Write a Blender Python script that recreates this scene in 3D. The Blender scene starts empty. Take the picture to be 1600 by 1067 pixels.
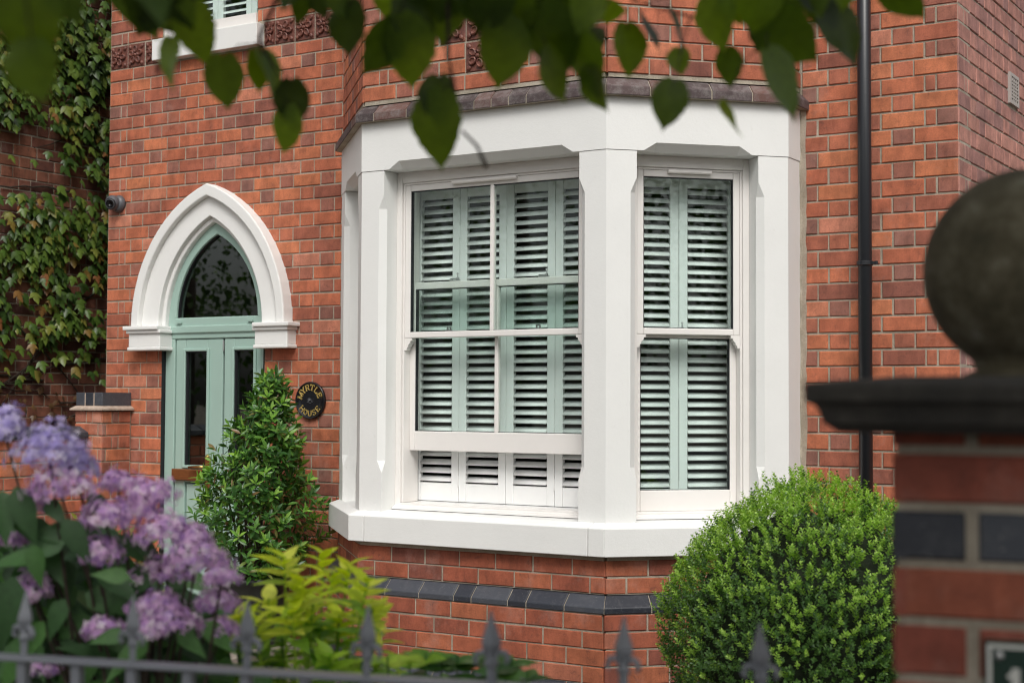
import bpy, math, random
import numpy as np
from mathutils import Matrix, Vector
R = math.radians
random.seed(7); RNG = np.random.default_rng(7)
scn = bpy.context.scene
col = scn.collection

# ------------------------------------------------------------------ camera
F_PX = 2349.83                       # focal length in pixels of the 1600 px wide photograph
CAM = np.array([2.0, -7.335, 1.52])
yaw, pitch, roll = R(31.8638), R(2.27835), R(.27684)
FW = np.array([-math.sin(yaw)*math.cos(pitch), math.cos(yaw)*math.cos(pitch), math.sin(pitch)])
_r = np.array([math.cos(yaw), math.sin(yaw), 0.0]); _u = np.cross(_r, FW)
RT = _r*math.cos(roll)+_u*math.sin(roll); UP = -_r*math.sin(roll)+_u*math.cos(roll)
cam = bpy.data.cameras.new('camera'); camo = bpy.data.objects.new('camera', cam); col.objects.link(camo)
m = Matrix.Identity(4)
for i in range(3):
    m[i][0] = RT[i]; m[i][1] = UP[i]; m[i][2] = -FW[i]; m[i][3] = CAM[i]
camo.matrix_world = m
cam.sensor_width = 36; cam.lens = F_PX*36/1600; cam.clip_start = .05; cam.clip_end = 1000
cam.dof.use_dof = True; cam.dof.focus_distance = 7.75; cam.dof.aperture_fstop = 3.0
scn.camera = camo
# ------------------------------------------------------------------ light: bright overcast day
SUN_EL, SUN_AZ = 50, 34              # azimuth: degrees east of the way the facade looks (-Y), towards +X
sd = Vector((math.sin(R(SUN_AZ))*math.cos(R(SUN_EL)), -math.cos(R(SUN_AZ))*math.cos(R(SUN_EL)), math.sin(R(SUN_EL))))
w = bpy.data.worlds.new('World'); scn.world = w; w.use_nodes = True
nt = w.node_tree; nt.nodes.clear()
sky = nt.nodes.new('ShaderNodeTexSky'); sky.sky_type = 'NISHITA'; sky.sun_disc = False
sky.sun_elevation = R(SUN_EL); sky.sun_rotation = R(180-SUN_AZ); sky.dust_density = 6; sky.air_density = 1.0; sky.ozone_density = 1
hs = nt.nodes.new('ShaderNodeHueSaturation'); hs.inputs['Saturation'].default_value = .25
bg = nt.nodes.new('ShaderNodeBackground'); bg.inputs[1].default_value = .15
wo = nt.nodes.new('ShaderNodeOutputWorld')
nt.links.new(sky.outputs[0], hs.inputs['Color']); nt.links.new(hs.outputs[0], bg.inputs[0]); nt.links.new(bg.outputs[0], wo.inputs[0])
sl = bpy.data.lights.new('sun', 'SUN'); sl.energy = 1.4; sl.angle = R(24); sl.color = (1, .97, .92)
so = bpy.data.objects.new('sun', sl); col.objects.link(so); so.rotation_euler = sd.to_track_quat('Z', 'Y').to_euler()
so.location = (6, -14, 16)
scn.view_settings.view_transform = 'Standard'; scn.view_settings.look = 'None'
scn.view_settings.exposure = -0.06; scn.view_settings.gamma = 1
scn.render.engine = 'CYCLES'
scn.cycles.filter_width = 1.1; scn.cycles.max_bounces = 7; scn.cycles.diffuse_bounces = 3; scn.cycles.glossy_bounces = 3
scn.cycles.transmission_bounces = 4; scn.cycles.transparent_max_bounces = 20

# ------------------------------------------------------------------ pixel <-> place
def ray(x, y): return FW*F_PX + RT*(x-800) - UP*(y-533.5)
def onY(x, y, Y=0.0):
    d = ray(x, y); return CAM + d*((Y-CAM[1])/d[1])
def onX(x, y, X):
    d = ray(x, y); return CAM + d*((X-CAM[0])/d[0])
def at(x, y, depth):
    d = ray(x, y); return CAM + d*(depth/(d@FW))
def proj(p):
    v = np.asarray(p, float)-CAM; z = v@FW
    return 800+F_PX*(v@RT)/z, 533.5-F_PX*(v@UP)/z, z

# ------------------------------------------------------------------ materials
def lin(r, g, b):
    f = lambda c: (c/255/12.92) if c/255 <= .04045 else ((c/255+.055)/1.055)**2.4
    return (f(r), f(g), f(b), 1)
class NT:
    def __init__(s, name):
        s.m = bpy.data.materials.new(name); s.m.use_nodes = True; s.t = s.m.node_tree; s.t.nodes.clear()
        s.out = s.n('ShaderNodeOutputMaterial')
    def n(s, typ, ins=None, **kw):
        q = s.t.nodes.new(typ)
        for k, v in kw.items(): setattr(q, k, v)
        for k, v in (ins or {}).items():
            if isinstance(v, bpy.types.NodeSocket): s.t.links.new(v, q.inputs[k])
            else: q.inputs[k].default_value = v
        return q
    def math(s, op, a, b=0.0, clamp=False):
        return s.n('ShaderNodeMath', {0: a, 1: b}, operation=op, use_clamp=clamp).outputs[0]
    def pos(s): return s.n('ShaderNodeNewGeometry').outputs['Position']
    def rnd(s):
        a = s.n('ShaderNodeObjectInfo').outputs['Random']; b = s.n('ShaderNodeNewGeometry').outputs['Random Per Island']
        return s.math('FRACT', s.math('ADD', s.math('MULTIPLY', a, 7.31), b))
    def noise(s, scale, detail=4, rough=.6, vec=None, dist=0.0):
        return s.n('ShaderNodeTexNoise', {'Vector': vec or s.pos(), 'Scale': scale, 'Detail': detail, 'Roughness': rough, 'Distortion': dist}).outputs[0]
    def ramp(s, fac, stops, interp='LINEAR'):
        q = s.n('ShaderNodeValToRGB', {0: fac}); e = q.color_ramp; e.interpolation = interp
        e.elements[0].position, e.elements[0].color = stops[0][0], stops[0][1]
        e.elements[1].position, e.elements[1].color = stops[-1][0], stops[-1][1]
        for p, c in stops[1:-1]:
            k = e.elements.new(p); k.color = c
        return q.outputs[0]
    def mix(s, fac, a, b, mode='MIX'):
        q = s.n('ShaderNodeMix', {0: fac, 6: a, 7: b}, data_type='RGBA', blend_type=mode); return q.outputs[2]
    def bump(s, h, strength=.3, dist=.01):
        return s.n('ShaderNodeBump', {'Height': h, 'Strength': strength, 'Distance': dist}).outputs[0]
    def pbr(s, **k):
        q = s.n('ShaderNodeBsdfPrincipled', k); s.t.links.new(q.outputs[0], s.out.inputs[0]); return q
def g(v): return (v, v, v, 1)

def mat_brick(name, stops, dark=.5, bump=.5):
    k = NT(name); r = k.rnd(); p = k.pos()
    c = k.ramp(r, stops)
    big = k.ramp(k.noise(9, 3, .6, p), [(.35, g(.74)), (.65, g(1.12))])
    c = k.mix(1.0, c, big, 'MULTIPLY')
    fine = k.ramp(k.noise(120, 5, .7, p), [(.3, g(.78)), (.7, g(1.15))])
    c = k.mix(.8, c, fine, 'MULTIPLY')
    st = k.n('ShaderNodeVectorMath', {0: p, 1: (26, 26, 5)}, operation='MULTIPLY').outputs[0]      # kiss marks: bands across the brick
    c = k.mix(.4, c, k.ramp(k.noise(1.0, 5, .62, st), [(.38, (.66, .64, .66, 1)), (.52, g(1)), (.66, (1.12, 1.1, 1.05, 1))]), 'MULTIPLY')
    smear = k.ramp(k.noise(22, 5, .75, p, .8), [(.55, g(0)), (.72, g(1))])
    c = k.mix(k.math('MULTIPLY', smear, dark), c, (.055, .03, .03, 1))
    grime = k.ramp(k.noise(1.3, 4, .7, p), [(.5, g(0)), (.72, g(.45))]); c = k.mix(grime, c, k.mix(1.0, c, (.42, .36, .36, 1), 'MULTIPLY'))
    bloom = k.ramp(k.noise(3.1, 6, .72, p), [(.56, g(0)), (.78, g(.35))])
    c = k.mix(bloom, c, (.50, .36, .31, 1))
    k.pbr(**{'Base Color': c, 'Roughness': .78, 'Specular IOR Level': .35, 'Normal': k.bump(k.noise(160, 6, .75, p), bump, .004)})
    return k.m
BR = [(0, (.27, .10, .072, 1)), (.08, (.36, .118, .072, 1)), (.3, (.46, .138, .075, 1)), (.6, (.53, .168, .085, 1)), (.85, (.57, .195, .092, 1)), (1, (.58, .23, .15, 1))]
BH = [(0, (.28, .13, .10, 1)), (.3, (.37, .14, .095, 1)), (.7, (.45, .15, .088, 1)), (1, (.52, .165, .085, 1))]
BS = [(0, (.36, .19, .17, 1)), (.4, (.47, .225, .185, 1)), (1, (.54, .26, .205, 1))]
BD = [(0, (.11, .045, .036, 1)), (.4, (.20, .075, .05, 1)), (1, (.30, .12, .07, 1))]  # dark ramp: shade of the passage put into the neighbour's brick colour
M_ST = mat_brick('red_brick', BR, .45); M_HD = mat_brick('header_brick', BH, .5); M_SIDE = mat_brick('pink_side_brick', BS, .4)
M_BASE = mat_brick('base_brick', [(p_, tuple(x*f for x, f in zip(c_[:3], (.74, .70, .72)))+(1,)) for p_, c_ in BR], .5)  # darker red brick: dirt plus the shade under the sill, both in the colour
M_NB = mat_brick('shade_toned_brick', BD, .6); M_PIER = mat_brick('pier_brick', [(0, (.26, .07, .05, 1)), (.5, (.33, .09, .055, 1)), (1, (.39, .125, .065, 1))], .4)
def mat_mortar():
    k = NT('mortar'); p = k.pos()
    c = k.ramp(k.noise(6, 5, .7, p), [(.3, (.28, .24, .18, 1)), (.7, (.52, .46, .37, 1))])
    c = k.mix(.5, c, k.ramp(k.noise(140, 4, .7, p), [(.3, g(.6)), (.7, g(1.2))]), 'MULTIPLY')
    k.pbr(**{'Base Color': c, 'Roughness': .95, 'Normal': k.bump(k.noise(220, 5, .8, p), .8, .005)}); return k.m
M_MORTAR = mat_mortar()
def mat_paint(name, colr, rough, grain=0.0, dirt=0.0, nscale=60):
    k = NT(name); p = k.pos()
    c = k.mix(k.ramp(k.noise(2.3, 5, .7, p), [(.4, g(0)), (.75, g(.35))]), colr, tuple(x*.86 for x in colr[:3])+(1,))
    if dirt:
        d = k.ramp(k.noise(14, 8, .8, p, .5), [(.60, g(0)), (.74, g(dirt))]); c = k.mix(d, c, (.33, .30, .24, 1))
    a = {'Base Color': c, 'Roughness': rough}
    if grain: a['Normal'] = k.bump(k.noise(nscale, 6, .75, p), grain, .006)
    k.pbr(**a); return k.m
M_STONE = mat_paint('white_painted_stone', (.79, .795, .775, 1), .62, .2, .16)
M_UPVC = mat_paint('cream_white_frame', (.79, .765, .735, 1), .32)
M_SHUT = mat_paint('white_shutter_paint', (.86, .87, .86, 1), .4)
M_MINT = mat_paint('mint_green_door_paint', (.335, .478, .42, 1), .36)
M_DARKSEAL = mat_paint('black_rubber_seal', (.012, .012, .016, 1), .5)
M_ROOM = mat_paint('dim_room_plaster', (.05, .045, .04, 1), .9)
M_PIPE = mat_paint('black_pipe_paint', (.016, .018, .022, 1), .33, .05)
M_RAIL = mat_paint('blue_grey_iron_paint', (.20, .212, .235, 1), .34, .3, .25)
M_STEEL = NT('brushed_steel'); M_STEEL.pbr(**{'Base Color': (.5, .5, .5, 1), 'Metallic': 1.0, 'Roughness': .3}); M_STEEL = M_STEEL.m
M_BRASS = NT('brass'); M_BRASS.pbr(**{'Base Color': (.55, .38, .14, 1), 'Metallic': 1.0, 'Roughness': .28}); M_BRASS = M_BRASS.m
M_GOLD = NT('gold_lettering'); M_GOLD.pbr(**{'Base Color': (.72, .53, .16, 1), 'Metallic': .35, 'Roughness': .45}); M_GOLD = M_GOLD.m
M_BLACK = mat_paint('gloss_black_plaque', (.010, .011, .014, 1), .22)
M_CAMG = mat_paint('grey_camera_housing', (.09, .095, .105, 1), .4)
M_LENS = NT('black_lens'); M_LENS.pbr(**{'Base Color': (.004, .004, .006, 1), 'Roughness': .12}); M_LENS = M_LENS.m
M_SIGN = mat_paint('dark_green_sign', (.008, .03, .02, 1), .3)
M_SIGNW = mat_paint('pale_sign_lettering', (.6, .6, .56, 1), .4)
M_VENT = mat_paint('pale_plastic_vent', (.42, .38, .35, 1), .6)
def mat_wood():
    k = NT('brown_wood_grain'); p = k.pos()
    v = k.n('ShaderNodeVectorMath', {0: p, 1: (6, 6, 140)}, operation='MULTIPLY').outputs[0]
    c = k.ramp(k.noise(2.0, 5, .65, v, .6), [(.3, (.07, .022, .008, 1)), (.7, (.24, .09, .03, 1))])
    k.pbr(**{'Base Color': c, 'Roughness': .35}); return k.m
M_WOOD = mat_wood()
def mat_blue():
    k = NT('blue_engineering_brick'); p = k.pos()
    c = k.ramp(k.rnd(), [(0, (.022, .025, .034, 1)), (.6, (.042, .048, .062, 1)), (1, (.06, .065, .078, 1))])
    c = k.mix(k.ramp(k.noise(24, 7, .75, p), [(.5, g(0)), (.8, g(.3))]), c, (.20, .20, .20, 1))
    c = k.mix(k.ramp(k.noise(170, 2, .5, p), [(.70, g(0)), (.76, g(.7))]), c, (.4, .4, .38, 1))
    k.pbr(**{'Base Color': c, 'Roughness': .38, 'Normal': k.bump(k.noise(90, 5, .7, p), .35, .004)}); return k.m
M_BLUE = mat_blue()
def mat_coping():
    k = NT('weathered_coping_brick'); p = k.pos()
    c = k.ramp(k.rnd(), [(0, (.05, .035, .035, 1)), (.5, (.085, .06, .06, 1)), (1, (.13, .06, .045, 1))])
    c = k.mix(k.ramp(k.noise(16, 7, .78, p), [(.45, g(0)), (.72, g(.75))]), c, (.26, .24, .23, 1))
    k.pbr(**{'Base Color': c, 'Roughness': .7, 'Normal': k.bump(k.noise(110, 5, .7, p), .5, .005)}); return k.m
M_COP = mat_coping()
def mat_simple(name, stops, scale, rough, bump=.4, bscale=80):
    k = NT(name); p = k.pos()
    c = k.ramp(k.noise(scale, 8, .72, p), stops)
    k.pbr(**{'Base Color': c, 'Roughness': rough, 'Normal': k.bump(k.noise(bscale, 6, .75, p), bump, .006)}); return k.m
M_TERRA = mat_simple('brown_terracotta', [(.3, (.075, .028, .022, 1)), (.55, (.17, .06, .042, 1)), (.75, (.27, .11, .07, 1))], 26, .5, .3)
M_BALL = mat_simple('lichened_stone', [(.28, (.04, .036, .02, 1)), (.48, (.10, .085, .05, 1)), (.62, (.17, .15, .10, 1)), (.74, (.36, .36, .33, 1))], 14, .95, .9, 60)
M_CAP = mat_simple('dark_weathered_stone', [(.3, (.022, .021, .019, 1)), (.55, (.05, .045, .038, 1)), (.8, (.12, .11, .095, 1))], 10, .92, .8, 70)
M_CREAM = mat_simple('cream_creasing_tile', [(.3, (.30, .22, .17, 1)), (.7, (.50, .41, .33, 1))], 30, .85)
M_BARK = mat_simple('dark_bark', [(.3, (.02, .014, .009, 1)), (.7, (.07, .05, .034, 1))], 40, .9, .8, 120)
M_GROUND = mat_simple('earth_and_gravel', [(.3, (.045, .036, .026, 1)), (.55, (.13, .11, .085, 1)), (.75, (.30, .27, .23, 1))], 45, .95, 1.0, 90)
M_PAVE = mat_simple('sandstone_slab', [(.3, (.16, .14, .115, 1)), (.7, (.33, .29, .24, 1))], 9, .9, .5, 60)
M_ASPH = mat_simple('asphalt', [(.3, (.035, .035, .035, 1)), (.7, (.07, .07, .068, 1))], 90, .9, .6, 160)
M_POT = mat_simple('dark_glazed_pot', [(.3, (.018, .02, .018, 1)), (.7, (.05, .055, .05, 1))], 9, .35, .2)
M_GRAVELW = M_GROUND
def mat_glass(name, tint, ior=1.5, rough=0.0):
    k = NT(name)
    bf = k.n('ShaderNodeNewGeometry').outputs['Backfacing']            # same reflectance from both sides of the thin pane
    io = k.n('ShaderNodeMapRange', {0: bf, 3: ior, 4: 1/ior}).outputs[0]
    fr = k.n('ShaderNodeFresnel', {'IOR': io}).outputs[0]
    tr = k.n('ShaderNodeBsdfTransparent', {'Color': tint}); gl = k.n('ShaderNodeBsdfGlossy', {'Color': (.92, .97, .95, 1), 'Roughness': rough})
    mx = k.n('ShaderNodeMixShader', {0: fr, 1: tr.outputs[0], 2: gl.outputs[0]}); k.t.links.new(mx.outputs[0], k.out.inputs[0]); return k.m
M_GLASS = mat_glass('green_tinted_glass', (.925, .966, .952, 1))
M_DGLASS = mat_glass('dark_door_glass', (.6, .62, .6, 1), 2.1)
def mat_leaf(name, stops, trans=.35, rough=.42, tcol=None, spec=.5):
    k = NT(name); c = k.ramp(k.rnd(), stops)
    c = k.mix(.6, c, k.ramp(k.noise(60, 3, .6), [(.3, g(.7)), (.7, g(1.2))]), 'MULTIPLY')
    b = k.n('ShaderNodeBsdfPrincipled', {'Base Color': c, 'Roughness': rough, 'Specular IOR Level': spec})
    tc = k.mix(1.0, c, tcol or (1.5, 1.7, .5, 1), 'MULTIPLY')
    t = k.n('ShaderNodeBsdfTranslucent', {'Color': tc})
    mx = k.n('ShaderNodeMixShader', {0: trans, 1: b.outputs[0], 2: t.outputs[0]}); k.t.links.new(mx.outputs[0], k.out.inputs[0]); return k.m
M_IVY = mat_leaf('ivy_leaf', [(0, (.03, .065, .012, 1)), (.45, (.07, .13, .02, 1)), (.8, (.13, .19, .03, 1)), (.93, (.2, .19, .035, 1)), (1, (.22, .085, .03, 1))], .2)
M_IVYDRY = mat_leaf('dry_ivy_leaf', [(0, (.06, .03, .015, 1)), (1, (.16, .09, .04, 1))], .15)
M_MYRT = mat_leaf('glossy_shrub_leaf', [(0, (.03, .09, .02, 1)), (.5, (.06, .16, .03, 1)), (.9, (.12, .26, .045, 1)), (1, (.2, .12, .05, 1))], .25, .33)
M_MYRTN = mat_leaf('fresh_shrub_leaf', [(0, (.15, .33, .05, 1)), (1, (.28, .48, .08, 1))], .3, .35)
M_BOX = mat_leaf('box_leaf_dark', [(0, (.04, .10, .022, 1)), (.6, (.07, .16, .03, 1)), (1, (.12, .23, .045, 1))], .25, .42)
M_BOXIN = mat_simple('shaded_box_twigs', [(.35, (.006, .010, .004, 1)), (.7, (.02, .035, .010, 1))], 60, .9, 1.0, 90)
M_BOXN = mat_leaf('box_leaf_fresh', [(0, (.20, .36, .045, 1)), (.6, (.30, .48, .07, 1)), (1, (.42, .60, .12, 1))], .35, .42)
M_HYL = mat_leaf('hydrangea_leaf', [(0, (.022, .06, .018, 1)), (.6, (.04, .11, .03, 1)), (1, (.07, .18, .035, 1))], .22, .55)
M_HYF = mat_leaf('lilac_floret', [(0, (.42, .24, .58, 1)), (.3, (.64, .38, .70, 1)), (.55, (.80, .50, .78, 1)), (.8, (.88, .70, .85, 1)), (1, (.92, .86, .88, 1))], .3, .6, (1, 1, 1, 1))
M_HYB = mat_leaf('blue_lilac_floret', [(0, (.32, .26, .62, 1)), (.4, (.54, .46, .80, 1)), (.8, (.72, .64, .88, 1)), (1, (.90, .86, .93, 1))], .3, .6, (1, 1, 1, 1))
M_GOL = mat_leaf('lime_yellow_leaf', [(0, (.50, .64, .025, 1)), (.5, (.66, .76, .035, 1)), (1, (.80, .84, .13, 1))], .42, .45, (1.2, 1.2, .6, 1))
M_GOLG = mat_leaf('lime_green_leaf', [(0, (.11, .26, .025, 1)), (.6, (.25, .43, .03, 1)), (1, (.42, .55, .06, 1))], .35, .45)
M_LOW = mat_leaf('low_plant_leaf', [(0, (.03, .09, .02, 1)), (.6, (.06, .16, .03, 1)), (1, (.12, .26, .04, 1))], .3, .4)
M_VAR = mat_leaf('variegated_leaf', [(0, (.04, .08, .015, 1)), (.5, (.14, .17, .02, 1)), (1, (.45, .38, .06, 1))], .25, .5)
M_LIN = mat_leaf('broad_tree_leaf', [(0, (.035, .06, .010, 1)), (.45, (.075, .135, .014, 1)), (1, (.17, .27, .024, 1))], .48, .34, (1.9, 1.8, .3, 1))
M_TREE = mat_leaf('street_tree_leaf', [(0, (.03, .07, .015, 1)), (1, (.09, .16, .03, 1))], .3, .5)

# ------------------------------------------------------------------ mesh helpers
def link(o, parent=None):
    col.objects.link(o)
    if parent is not None: o.parent = parent
    return o
def tag(o, label=None, cat=None, group=None, kind=None):
    for k, v in (('label', label), ('category', cat), ('group', group), ('kind', kind)):
        if v: o[k] = v
    return o
def empty(name, loc, label, cat, group=None):
    o = bpy.data.objects.new(name, None); o.location = loc; o.empty_display_size = .2; link(o); tag(o, label, cat, group); return o
def wloc(q):
    w = np.zeros(3)
    while q is not None: w += np.array(q.location); q = q.parent
    return w
def put(o, parent):
    """parent without moving: every thing's Empty is only translated"""
    link(o); o.parent = parent
    if parent is not None:
        o.location = Vector(o.location)-Vector(wloc(parent))     # mesh data are in world metres
    return o
class G:
    def __init__(s, T=None): s.v = []; s.f = []; s.mi = []; s.T = T; s.cur = 0
    def add(s, vs, fs):
        b = len(s.v)
        for q in vs: s.v.append(tuple(s.T(*q)) if s.T else tuple(q))
        for f in fs: s.f.append([b+i for i in f]); s.mi.append(s.cur)
    def box(s, a0, a1, b0, b1, c0, c1):
        s.add([(a0, b0, c0), (a1, b0, c0), (a1, b1, c0), (a0, b1, c0), (a0, b0, c1), (a1, b0, c1), (a1, b1, c1), (a0, b1, c1)],
              [(0, 3, 2, 1), (4, 5, 6, 7), (0, 1, 5, 4), (1, 2, 6, 5), (2, 3, 7, 6), (3, 0, 4, 7)])
    def cbox(s, a0, a1, b0, b1, c0, c1, e=.003):
        """box whose outward (low b) face has chamfered edges"""
        s.add([(a0, b1, c0), (a1, b1, c0), (a1, b1, c1), (a0, b1, c1), (a0, b0+e, c0), (a1, b0+e, c0), (a1, b0+e, c1), (a0, b0+e, c1),
               (a0+e, b0, c0+e), (a1-e, b0, c0+e), (a1-e, b0, c1-e), (a0+e, b0, c1-e)],
              [(3, 2, 1, 0), (0, 1, 5, 4), (1, 2, 6, 5), (2, 3, 7, 6), (3, 0, 4, 7), (4, 5, 9, 8), (5, 6, 10, 9), (6, 7, 11, 10), (7, 4, 8, 11), (8, 9, 10, 11)])
    def loft(s, secs, closed=True, caps=True):
        n = len(secs[0]); vs = [p for q in secs for p in q]; fs = []
        for i in range(len(secs)-1):
            for j in range(n if closed else n-1):
                k = (j+1) % n; fs.append((i*n+j, i*n+k, (i+1)*n+k, (i+1)*n+j))
        if caps: fs.append(tuple(range(n-1, -1, -1))); fs.append(tuple((len(secs)-1)*n+j for j in range(n)))
        s.add(vs, fs)
    def tube(s, pts, rad, n=6):
        pts = [Vector(p) for p in pts]; secs = []
        for i, p in enumerate(pts):
            d = (pts[min(i+1, len(pts)-1)]-pts[max(i-1, 0)]).normalized()
            a = d.cross(Vector((.31, .2, .93))).normalized(); b = d.cross(a)
            r = rad[i] if isinstance(rad, (list, tuple)) else rad
            secs.append([tuple(p+a*(r*math.cos(2*math.pi*k/n))+b*(r*math.sin(2*math.pi*k/n))) for k in range(n)])
        s.loft(secs)
    def lathe(s, prof, c=(0, 0, 0), n=16, caps=True):
        s.loft([[(c[0]+r*math.cos(2*math.pi*k/n), c[1]+r*math.sin(2*math.pi*k/n), c[2]+z) for k in range(n)] for r, z in prof], True, caps)
    def mesh(s, name, mats, smooth=False):
        me = bpy.data.meshes.new(name); me.from_pydata(s.v, [], s.f)
        for mm in (mats if isinstance(mats, list) else [mats]): me.materials.append(mm)
        if any(s.mi): me.polygons.foreach_set('material_index', s.mi)
        if smooth: me.polygons.foreach_set('use_smooth', [True]*len(me.polygons))
        me.update(); return me
    def obj(s, name, mats, parent=None, smooth=False, bevel=0):
        o = bpy.data.objects.new(name, s.mesh(name, mats, smooth))
        if parent is not None: put(o, parent)
        else: link(o)
        if bevel:
            b = o.modifiers.new('bevel', 'BEVEL'); b.width = bevel; b.segments = 2; b.limit_method = 'ANGLE'; b.angle_limit = R(40)
        return o
def frame(o, sdir):
    """local (s along, d inward, z up) -> world, for an upright plane through o"""
    S = np.array([sdir[0], sdir[1], 0.0]); S /= np.linalg.norm(S); N = np.array([-S[1], S[0], 0.0]); O = np.array(o, float)
    f = lambda s, d, z: O+S*s+N*d+np.array([0, 0, z])
    f.O, f.S, f.N, f.rot = O, S, N, math.atan2(S[1], S[0]); return f
def scatter(name, bv, bf, mats4, mat, parent, kind=None, smooth=True):
    """one mesh of many transformed copies of a small base mesh"""
    bv = np.asarray(bv, float); N = len(mats4); nv = len(bv)
    A = np.asarray(mats4)                      # N,3,4
    V = np.einsum('nij,vj->nvi', A[:, :, :3], bv)+A[:, None, :, 3]
    me = bpy.data.meshes.new(name); V = V.reshape(-1, 3)
    fl = [len(f) for f in bf]; base = np.concatenate([np.array(f) for f in bf])
    loops = (base[None, :]+(np.arange(N)*nv)[:, None]).ravel()
    tot = np.tile(np.array(fl), N); st = np.concatenate([[0], np.cumsum(tot)[:-1]])
    me.vertices.add(len(V)); me.vertices.foreach_set('co', V.ravel())
    me.loops.add(len(loops)); me.loops.foreach_set('vertex_index', loops.astype(np.int32))
    me.polygons.add(len(tot)); me.polygons.foreach_set('loop_start', st.astype(np.int32)); me.polygons.foreach_set('loop_total', tot.astype(np.int32))
    if smooth: me.polygons.foreach_set('use_smooth', np.ones(len(tot), bool))
    me.materials.append(mat); me.update(calc_edges=True); me.validate()
    o = bpy.data.objects.new(name, me); put(o, parent)
    if kind: o['kind'] = kind
    return o
def fr34(p, d, nrm, s):
    """3x4: local y -> d (length), local z -> about nrm"""
    y = np.asarray(d, float); y = y/np.linalg.norm(y); z = np.asarray(nrm, float); x = np.cross(y, z); l = np.linalg.norm(x)
    if l < 1e-4: x = np.cross(y, np.array([.3, .5, .81])); l = np.linalg.norm(x)
    x /= l; z = np.cross(x, y); s = np.ones(3)*s if np.isscalar(s) else np.asarray(s)
    return np.column_stack([x*s[0], y*s[1], z*s[2], np.asarray(p, float)])
def leaf_geo(W=.5, n=6, curl=.12, fold=.18, shape='ovate', tip=1.0):
    """unit-length leaf along +y, folded along the midrib, drooping; gives verts, faces"""
    v = []; f = []
    for i in range(n+1):
        t = i/n
        if shape == 'ovate': wv = math.sin(math.pi*t**.62)*(1-.25*t)
        elif shape == 'lance': wv = math.sin(math.pi*t**.9)
        else: wv = [.40, .80, .97, 1.0, .95, .83, .62, .34, .12, .0][min(9, round(t*9))]      # rounded, short tip
        if shape == 'cordate' and i == 0: wv = .35
        x = W*.5*max(wv, .02); z = -curl*t*t; q = fold*x
        yb = t if not (shape == 'cordate' and i == 0) else .0
        v += [(-x, yb-(.08 if shape == 'cordate' and i == 0 else 0), z+q), (0, yb, z), (x, yb-(.08 if shape == 'cordate' and i == 0 else 0), z+q)]
    for i in range(n):
        a = i*3; f += [(a, a+1, a+4, a+3), (a+1, a+2, a+5, a+4)]
    return v, f
def rvec(k=1.0):
    q = RNG.normal(size=3); return k*q/np.linalg.norm(q)
def leaf_objs(name, geo, mats4, mat, parent, meshname=None):
    """individual leaf objects that share one mesh"""
    me = bpy.data.meshes.new(meshname or name); me.from_pydata(geo[0], [], geo[1]); me.materials.append(mat)
    me.polygons.foreach_set('use_smooth', [True]*len(me.polygons)); me.update()
    off = wloc(parent)
    for A in mats4:
        o = bpy.data.objects.new(name, me); link(o); o.parent = parent
        mt = Matrix.Identity(4)
        for i in range(3):
            for j in range(4): mt[i][j] = A[i][j]-(off[i] if j == 3 else 0)
        o.matrix_local = mt

# ================================================================== THE SETTING
gg = G(); gg.add([(-300, -300, 0), (300, -300, 0), (300, 300, 0), (-300, 300, 0)], [(0, 1, 2, 3)])
tag(gg.obj('ground', M_GROUND), kind='structure')
gg = G(); gg.add([(-40, -40, .004), (40, -17, .004), (40, 4.2, .004), (1.2, -5.6, .004), (-40, -17.4, .004)], [(0, 1, 2, 3, 4)])
tag(gg.obj('pavement', M_ASPH), kind='structure')
path = empty('path', (-4.6, -2.4, 0), None, None); tag(path, kind='structure')
slabg = G(); slabg.cbox(-.293, .293, -.05, 0, -.293, .293, .006)
me = slabg.mesh('paving_slab', M_PAVE)
for i in range(3):
    for j in range(7):
        o = bpy.data.objects.new('paving_slab', me); link(o); o.parent = path
        o.location = (-.75+.6*i+random.uniform(-.004, .004), 1.95-.6*j, .012+random.uniform(-.003, .003)); o.rotation_euler = (R(-90), 0, R(random.uniform(-.4, .4)))

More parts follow.
